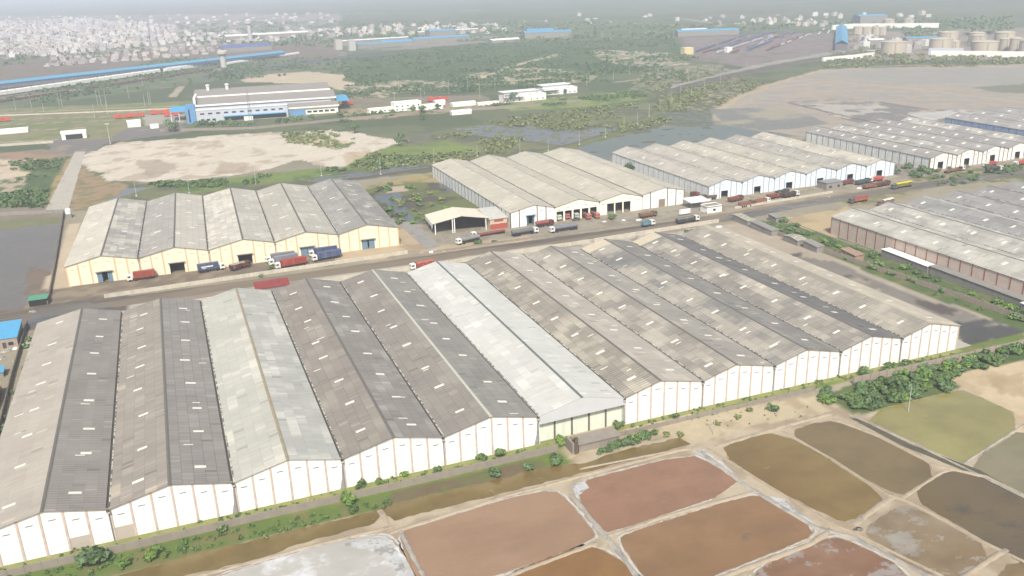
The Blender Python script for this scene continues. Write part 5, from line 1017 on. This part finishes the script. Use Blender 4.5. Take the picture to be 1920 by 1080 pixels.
# ---------------------------------------------------------------- the hazy town
hm=[paint('town_%d'%i,c,.85,.1,.05,k=.66) for i,c in enumerate(((244,242,238),(236,232,230),(214,208,206),(228,216,200),(206,198,200),(186,176,174)))]
def hbox(q,x,y,lx,ly,h,a,r):
    q.rbox(x,y,0,h,lx,ly,a);
    if r.random()<.5: q.rbox(x+r.uniform(-.2,.2)*lx,y,h,h+2.6,lx*.3,ly*.35,a)
r=random.Random(5);TOWN=[]
def in_poly(px,py,P):
    c=False;n=len(P)
    for i in range(n):
        x1_,y1_=P[i];x2_,y2_=P[(i+1)%n]
        if (y1_>py)!=(y2_>py) and px<(x2_-x1_)*(py-y1_)/(y2_-y1_)+x1_: c=not c
    return c
dens=[([(-20,42),(150,36),(330,48),(345,80),(290,86),(180,95),(60,108),(-20,100)],1900),([(330,55),(480,60),(560,68),(540,78),(380,86),(345,84)],110),([(540,55),(640,55),(700,55),(740,66),(640,72),(540,68)],60),([(660,52),(820,45),(960,45),(950,62),(800,66),(680,68)],90),([(120,105),(300,90),(420,88),(420,98),(280,112),(90,125)],170),([(0,30),(640,26),(640,42),(330,50),(150,36),(0,42)],70),([(980,30),(1500,28),(1900,24),(1900,35),(1300,45),(980,45)],34),([(1600,70),(1740,76),(1740,100),(1650,100),(1590,90)],45),([(1380,40),(1560,36),(1560,50),(1380,52)],30)]
cand=[]
for zi,(P,n) in enumerate(dens):
    xa,xb=min(p[0] for p in P),max(p[0] for p in P);ya,yb=min(p[1] for p in P),max(p[1] for p in P);k=0
    while k<n:
        px,py=r.uniform(xa,xb),r.uniform(ya,yb)
        if not in_poly(px,py,P): continue
        k+=1;x,y=at(px,py);g_=math.floor(x/17)*17+r.uniform(-3,3),math.floor(y/17)*17+r.uniform(-3,3);x,y=g_
        s=1+max(0,(math.hypot(x,y)-2000)/7000)
        cand.append((math.hypot(x,y),x,y,r.uniform(7,13)*s,r.uniform(6,10)*s,r.choice((3.4,3.4,6.5,6.5,9.8))*(.6 if zi==4 else 1),r.choice((0,0,.1,-.3)),r.randrange(6) if zi!=4 else r.choice((2,3,5,5)),zi))
cand.sort();rest={}
for i,(dd,x,y,lx,ly,h,a,mi,zi) in enumerate(cand):
    if i<290:
        q=MB();hbox(q,0,0,lx,ly,h,0,r);o=q.build('town_house' if zi!=4 else 'trackside_shack',hm[mi]);o.location=(x,y,0);o.rotation_euler=(0,0,a)
        cw=['white','off-white','pale grey','cream','pinkish grey','grey-brown'][mi];tag(o,cw+(' hazy house in the dense town at the upper left' if zi in(0,1,2) else (' low shack in the cluttered strip behind the blue canopy' if zi==4 else ' hazy building on the far plain')),'house','hazy town houses' if zi in(0,1,2) else ('shacks behind the blue canopy' if zi==4 else 'hazy buildings on the far plain'))
    else: hbox(rest.setdefault(mi,MB()),x,y,lx,ly,h,a,r)
for mi,q in rest.items():
    o=q.build('distant_town',hm[mi]);o['kind']='stuff'
# ---------------------------------------------------------------- vegetation
def leaves(n,rx,rz,s,r,lobes=5,low=.0):
    "leaf clumps on several overlapping lobes"
    c=r.normal(0,1,(lobes,3))*[rx*.38,rx*.38,rz*.16]+[0,0,rz*.52];c[:,2]=np.clip(c[:,2],rz*.3,rz*.8);k=r.randint(0,lobes,n);d=r.normal(0,1,(n,3));d/=np.linalg.norm(d,axis=1)[:,None];d[:,2]=np.abs(d[:,2])*.9-.25*(r.rand(n)<.35)
    rad=r.uniform(.55,1.0,n)[:,None];p=c[k]+d*rad*np.array([rx*.58,rx*.58,rz*.48]);p[:,2]=np.maximum(p[:,2],low)
    nrm=d+r.normal(0,.45,(n,3));nrm/=np.linalg.norm(nrm,axis=1)[:,None];a=np.cross(nrm,r.normal(0,1,(n,3)));a/=np.linalg.norm(a,axis=1)[:,None];b_=np.cross(nrm,a)
    ss=(s*r.uniform(.5,1.15,n))[:,None];V=np.stack([p-a*ss-b_*ss*.7,p+a*ss-b_*ss*.5,p+a*ss*.8+b_*ss*.7,p-a*ss*.7+b_*ss],1).reshape(-1,3)
    tone=np.clip(r.rand(lobes)[k]*.5+r.rand(n)*.5,0,1)
    return V,np.arange(4*n).reshape(n,4),np.repeat(tone,4)
LM={'green':leaf_mat('leaf_green',(82,108,66),(120,144,88)),'dark':leaf_mat('leaf_dark',(86,112,78),(116,140,94)),'bright':leaf_mat('leaf_bright',(98,130,66),(138,164,86)),'olive':leaf_mat('leaf_olive',(120,132,82),(146,152,104)),'yellow':leaf_mat('leaf_yellow',(126,138,66),(168,170,100))}
PROTO={}
def shrub_mesh(kind,v,n=170,s=.34):
    key=(kind,v,n)
    if key not in PROTO:
        V,F,t_=leaves(n,1.0,1.15,s*.62,np.random.RandomState(v*7+n),lobes=4+v%3)
        PROTO[key]=np_mesh('',V,F,LM[kind],None,{'tone':('FLOAT',t_)})
    return PROTO[key]
def shrub(label,x,y,rr,kind='green',group=None,h=1.,n=170,s=.34,name='shrub',cat='shrub'):
    o=bpy.data.objects.new(name,shrub_mesh(kind,rnd.randrange(6),n,s));sc.collection.objects.link(o);o.location=(x,y,0);o.scale=(rr,rr*rnd.uniform(.85,1.15),rr*h);o.rotation_euler=(0,0,rnd.uniform(0,6));return tag(o,label,cat,group)
m_bark=paint('bark',(110,92,74),.9,.2,k=.7)
def tree(label,x,y,rr,h,kind,group,n=320):
    T=thing('tree',label,'tree',(x,y,0),rnd.uniform(0,6),group);V,F,t_=leaves(n,rr,rr*1.3,.55,np.random.RandomState(rnd.randrange(9999)),6);V[:,2]+=h-rr*1.3*.9
    np_mesh('crown',V,F,LM[kind],T,{'tone':('FLOAT',t_)});q=MB();q.tube((0,0,0),(.2,.1,h*.6),.22,7,.12)
    for k in range(4): a=k*1.6;q.tube((.1,.05,h*.35),(math.cos(a)*rr*.5,math.sin(a)*rr*.5,h*.72),.1,5,.04)
    q.build('trunk',m_bark,T)
# shrubs of the front verge
for px,py,rr,k,lb in ((175,1062,3.2,'dark','large dark bush at the lower left corner by the wall'),(232,1065,1.5,'bright','bright leafy plant right of the large lower-left bush'),(287,1045,2.0,'bright','bright leafy plant below the grey post'),(658,942,1.9,'bright','bright shrub hanging over the wall below the third gable'),(663,962,1.3,'green','small shrub just under the bright wall shrub'),(676,915,1.5,'green','shrub at the wall foot near the stain of the third gable'),(712,908,1.2,'bright','small bright shrub right of the stain'),(418,995,1.3,'green','small dark tuft before the second gable'),(756,893,1.1,'bright','small bright shrub before the fourth gable'),(820,884,1.2,'green','small shrub near the dark stain of the fourth gable'),
  (905,862,1.6,'green','low shrub at the left foot of the fifth gable'),(935,855,1.8,'green','taller shrub at the foot of the fifth gable'),(930,892,1.7,'dark','round dark bush on the bank, left of three'),(992,880,1.6,'dark','round dark bush on the bank, middle of three'),(1047,868,2.1,'dark','round dark bush on the bank, right of three'),(1048,833,1.7,'bright','bright bush by the recessed green-white front'),(1160,803,1.4,'green','shrub beside the concrete slab'),(1266,783,1.2,'green','small shrub at the foot of the seventh gable'),
  (1446,772,1.7,'dark','dark round tree-like bush on the sand'),(1406,771,1.0,'olive','small olive bush left of the dark round bush'),(1384,786,.9,'olive','olive bush right of the slender pole'),(1345,797,1.0,'olive','olive bush right behind the slender pole'),(1278,818,1.2,'olive','olive bush at the channel end'),(1250,818,1.1,'olive','olive bush left of the channel end'),(498,1010,.8,'olive','tiny tuft on the grass bank'),(725,942,.9,'green','tiny dark tuft on the bank')):
    x,y=at(px,py);shrub(lb,x,y,rr,k,None,1.0 if rr<3 else .9,260 if rr>1.6 else 170)
for k in range(20):
    t_=k/19;x,y=at(1128+95*t_+rnd.uniform(-4,4),848-30*t_+rnd.uniform(-5,5));shrub('dense green hedge bush on the bank between slab and channel end',x,y,rnd.uniform(1.0,1.5),rnd.choice(('dark','green')),'hedge bushes on the bank by the slab')
HB=[(1535,745),(1560,760),(1600,765),(1640,770),(1700,750),(1780,735),(1800,700),(1850,690),(1925,668),(1925,650),(1850,662),(1760,690),(1700,685),(1640,700),(1580,720)]
k=0
while k<88:
    px,py=rnd.uniform(1535,1925),rnd.uniform(650,770)
    if not in_poly(px,py,HB): continue
    k+=1;x,y=at(px,py);kk=rnd.choice(('dark','dark','dark','green','green','green','bright'));shrub({'dark':'dark green','green':'mid green','bright':'bright green'}[kk]+' bushy shrub in the thicket under the right-hand boundary wall',x,y,rnd.uniform(1.6,2.6),kk,'shrubs of the right-hand thicket',rnd.uniform(.55,.95),260)
WV=[];WF=[];WT=[];wb=0
for k in range(420):
    u=rnd.random()
    if u<.4: x,y,s_=rnd.uniform(-50,224),rnd.uniform(186.2,189.4),rnd.uniform(.25,.7)
    elif u<.75:
        px=rnd.uniform(-20,735);x,y=at(px,rnd.uniform(1094-.205*px-8,1118-.23*px));s_=rnd.uniform(.25,.9)
    elif u<.85: x,y=at(rnd.uniform(1290,1520),rnd.uniform(758,800));s_=rnd.uniform(.2,.4)
    else: x,y=rnd.uniform(258,277),rnd.uniform(192,340);s_=rnd.uniform(.5,1.3)
    V,F,t_=leaves(26,1,.9,.34,np.random.RandomState(k),3);WV.append(V*s_+np.array([x,y,0]));WF.append(F+wb);WT.append(t_);wb+=len(V)
o=np_mesh('weeds',np.concatenate(WV),np.concatenate(WF),LM['green'],None,{'tone':('FLOAT',np.concatenate(WT))});o['kind']='stuff'
for k in range(30):
    y=rnd.uniform(192,334);shrub('green bush in the strip left of the leftmost front-row warehouse',rnd.uniform(-57.6,-54.6),y,rnd.uniform(1.0,1.7),rnd.choice(('dark','green')),'bushes left of the front row',.8)
for k in range(64):
    y=rnd.uniform(192,342);x=rnd.uniform(259,275)+ (0 if y>262 else 1.5)
    if y<276 and x>272.5: x=271
    kk=rnd.choice(('dark','green','green','bright'));shrub({'dark':'dark green','green':'mid green','bright':'bright green'}[kk]+' bush in the strip between the dirt yard and the pink side wall',x,y,rnd.uniform(1.2,2.3),kk,'bushes between dirt yard and pink wall',rnd.uniform(.6,.85))
for (px,py,rr,k,lb) in ((1188,322,4.2,'dark','round tree between the pale warehouses and the bluish row'),(1176,318,3.0,'olive','paler tree beside the round one between the warehouse rows'),(900,459,2.0,'green','green bush by the road under the short grey tanker'),(925,456,1.4,'green','smaller green bush by the road beside the tanker bush'),(1148,412,2.0,'green','bush on the roadside parapet by the pale yard'),(1287,436,1.0,'dark','left one of two small bushes behind the rightmost front-row ridge'),(1296,435,1.0,'dark','right one of two small bushes behind the rightmost front-row ridge'),(508,505,1.4,'green','small bush on the white wall top by the brick red container'),(488,520,1.2,'olive','small olive bush on the verge of the dirt road')):
    x,y=at(px,py);shrub(lb,x,y,rr,k)
for k in range(24):
    px=rnd.uniform(1690,1760);x=rnd.uniform(397,421);y=rnd.uniform(374,470);shrub('bush in the green strip between the two upper right rows',x+ (0),y,rnd.uniform(1.6,3.2),rnd.choice(('dark','green')),'bushes between the upper right rows',.8)
for k in range(40):
    a_=rnd.random();px=1750+170*a_;py=rnd.choice((312-12*a_+rnd.uniform(4,12),340-22*a_+rnd.uniform(-8,8),352-40*a_+rnd.uniform(-3,5)));x,y=at(px,py)
    if y>390 or y<340: continue
    shrub('hedge bush along the road at the upper right',x,y,rnd.uniform(1.2,2.4),rnd.choice(('dark','green')),'hedge bushes at the upper right road',.8)
for k in range(44):
    px,py=rnd.uniform(690,880),rnd.uniform(345,430)
    x,y=at(px,py)
    if x>146 or x<96 or 396<y<420 and x>110: continue
    shrub('marsh bush between the cream and the pale warehouses',x,y,rnd.uniform(1.4,3.0),rnd.choice(('dark','green','bright','olive')),'marsh bushes between cream and pale rows',.75)
# trees by the depot wall
for k,(px,py,rr) in enumerate(((318,248,6.5),(330,247,5),(372,243,4.5),(390,243,5),(402,242,4.5),(418,241,4.8),(432,240,4.6),(444,240,4.2),(466,238,3.2),(524,234,3.4),(536,234,3.4),(552,232,3.8),(563,231,3.8),(588,228,4),(640,222,3.6),(775,212,4.5),(790,213,4.5),(795,225,4),(820,207,3.5),(958,192,6),(967,190,5),(1006,184,3.6),(1025,182,4),(1060,176,3),(700,218,2.6),(680,220,2.6),(715,216,2.6),(735,215,2.6),(665,222,3),(665,250,4.5),(752,266,4),(748,274,3.4))):
    x,y=at(px,py);tree('roundish tree standing by the compound wall of the depot',x,y,rr,rr*1.5,rnd.choice(('dark','green')),'trees along the depot wall')
# scattered scrub as stuff
def scrub(name,polys,kind,rlo,rhi,seed,nq=12,avoid=None):
    r=np.random.RandomState(seed);rr=random.Random(seed);VV=[];FF=[];TT=[];b=0
    base=[leaves(nq,1,.9,.38,np.random.RandomState(i+seed),3) for i in range(8)]
    for P,n in polys:
        xa,xb=min(p[0] for p in P),max(p[0] for p in P);ya,yb=min(p[1] for p in P),max(p[1] for p in P);k=0;tr=0
        while k<n and tr<n*30:
            tr+=1;px,py=rr.uniform(xa,xb),rr.uniform(ya,yb)
            if not in_poly(px,py,P): continue
            x,y=at(px,py)
            if vn1(x,y)<.47: continue
            k+=1;s=rr.uniform(rlo,rhi);a=rr.uniform(0,6.28);V,F,t_=base[rr.randrange(8)];c,sn=math.cos(a),math.sin(a)
            Q=np.empty_like(V);Q[:,0]=(V[:,0]*c-V[:,1]*sn)*s+x;Q[:,1]=(V[:,0]*sn+V[:,1]*c)*s+y;Q[:,2]=V[:,2]*s*.8
            VV.append(Q);FF.append(F+b);TT.append(t_);b+=len(V)
    o=np_mesh(name,np.concatenate(VV),np.concatenate(FF),LM[kind],None,{'tone':('FLOAT',np.concatenate(TT))});o['kind']='stuff'
def vn1(x,y): return float(vnoise(np.array([x]),np.array([y]),38,3,3)[0])
scrub('marsh_scrub',[([(740,262),(850,235),(1200,190),(1300,205),(1240,235),(1090,262),(900,300),(700,322),(660,312)],900),([(530,250),(600,248),(665,262),(640,282),(540,268)],90),([(1240,150),(1380,140),(1440,155),(1380,182),(1340,205),(1230,195)],420),([(1210,125),(1350,120),(1400,150),(1300,180),(1180,170)],260)],'olive',1.2,3.2,3)
scrub('green_scrub',[([(230,350),(400,338),(590,312),(650,320),(560,338),(400,352)],240),([(20,300),(118,300),(100,340),(84,390),(0,390),(0,365),(40,360)],260),([(660,312),(740,275),(860,262),(840,290),(720,318)],160),([(640,220),(1090,185),(1090,190),(760,214),(640,230)],200),([(960,200),(1190,168),(1215,182),(1100,196)],300)],'green',1.2,2.8,4)
scrub('thorn_scrub',[([(640,112),(900,80),(1260,72),(1310,110),(1000,165),(690,165),(640,140)],1500),([(300,112),(640,108),(660,135),(420,150),(0,205),(0,190)],900),([(870,140),(1280,100),(1290,150),(900,160)],350),([(650,160),(880,158),(940,170),(640,185)],220)],'dark',2.0,4.2,5)
scrub('far_woods',[([(330,44),(640,40),(640,90),(345,84)],420),([(640,42),(1000,40),(1280,48),(1260,75),(900,80),(640,72)],600),([(1280,48),(1900,34),(1900,60),(1740,75),(1600,50),(1300,62)],420),([(0,60),(300,60),(300,100),(0,125)],160)],'dark',5,9,6,8)
scrub('marsh_scrub_right',[([(1545,100),(1990,106),(1990,124),(1545,128)],420),([(1580,62),(1660,70),(1660,100),(1580,100)],90)],'olive',2,4.5,8)

for k in range(26):
    px,py=rnd.choice(((795,473),(815,471),(830,470),(790,505),(735,480),(1340,425),(1480,410),(1165,413),(1180,412),(1190,411),(1130,415),(1555,368),(1605,352),(1650,358),(1500,372),(60,585),(30,590)));x,y=at(px+rnd.uniform(-9,9),py+rnd.uniform(-1.5,1.5));a=rnd.uniform(.5,1.3)
    q=MB();q.lathe(0,0,[(a,0),(a*.8,a*.35),(0,a*.5)],7);o=q.build('debris_heap',[m_white,m_kerb,m_slab][k%3]);o.location=(x,y,0);o.scale=(1.6,1,1);tag(o,'small pale heap of debris on the roadside','debris','debris heaps along the road')
# ---------------------------------------------------------------- haze
hb=MB();hb.box(-5000,20000,-600,20000,-1,136)
m=bpy.data.materials.new('haze_air');m.use_nodes=True;t=m.node_tree;t.nodes.clear();o=t.nodes.new('ShaderNodeOutputMaterial');v=t.nodes.new('ShaderNodeVolumePrincipled')
v.inputs['Color'].default_value=(.80,.85,.97,1);v.inputs['Density'].default_value=HAZE;v.inputs['Anisotropy'].default_value=.0
t.links.new(v.outputs[0],o.inputs['Volume'])
ho=hb.build('haze',m);ho['kind']='stuff'
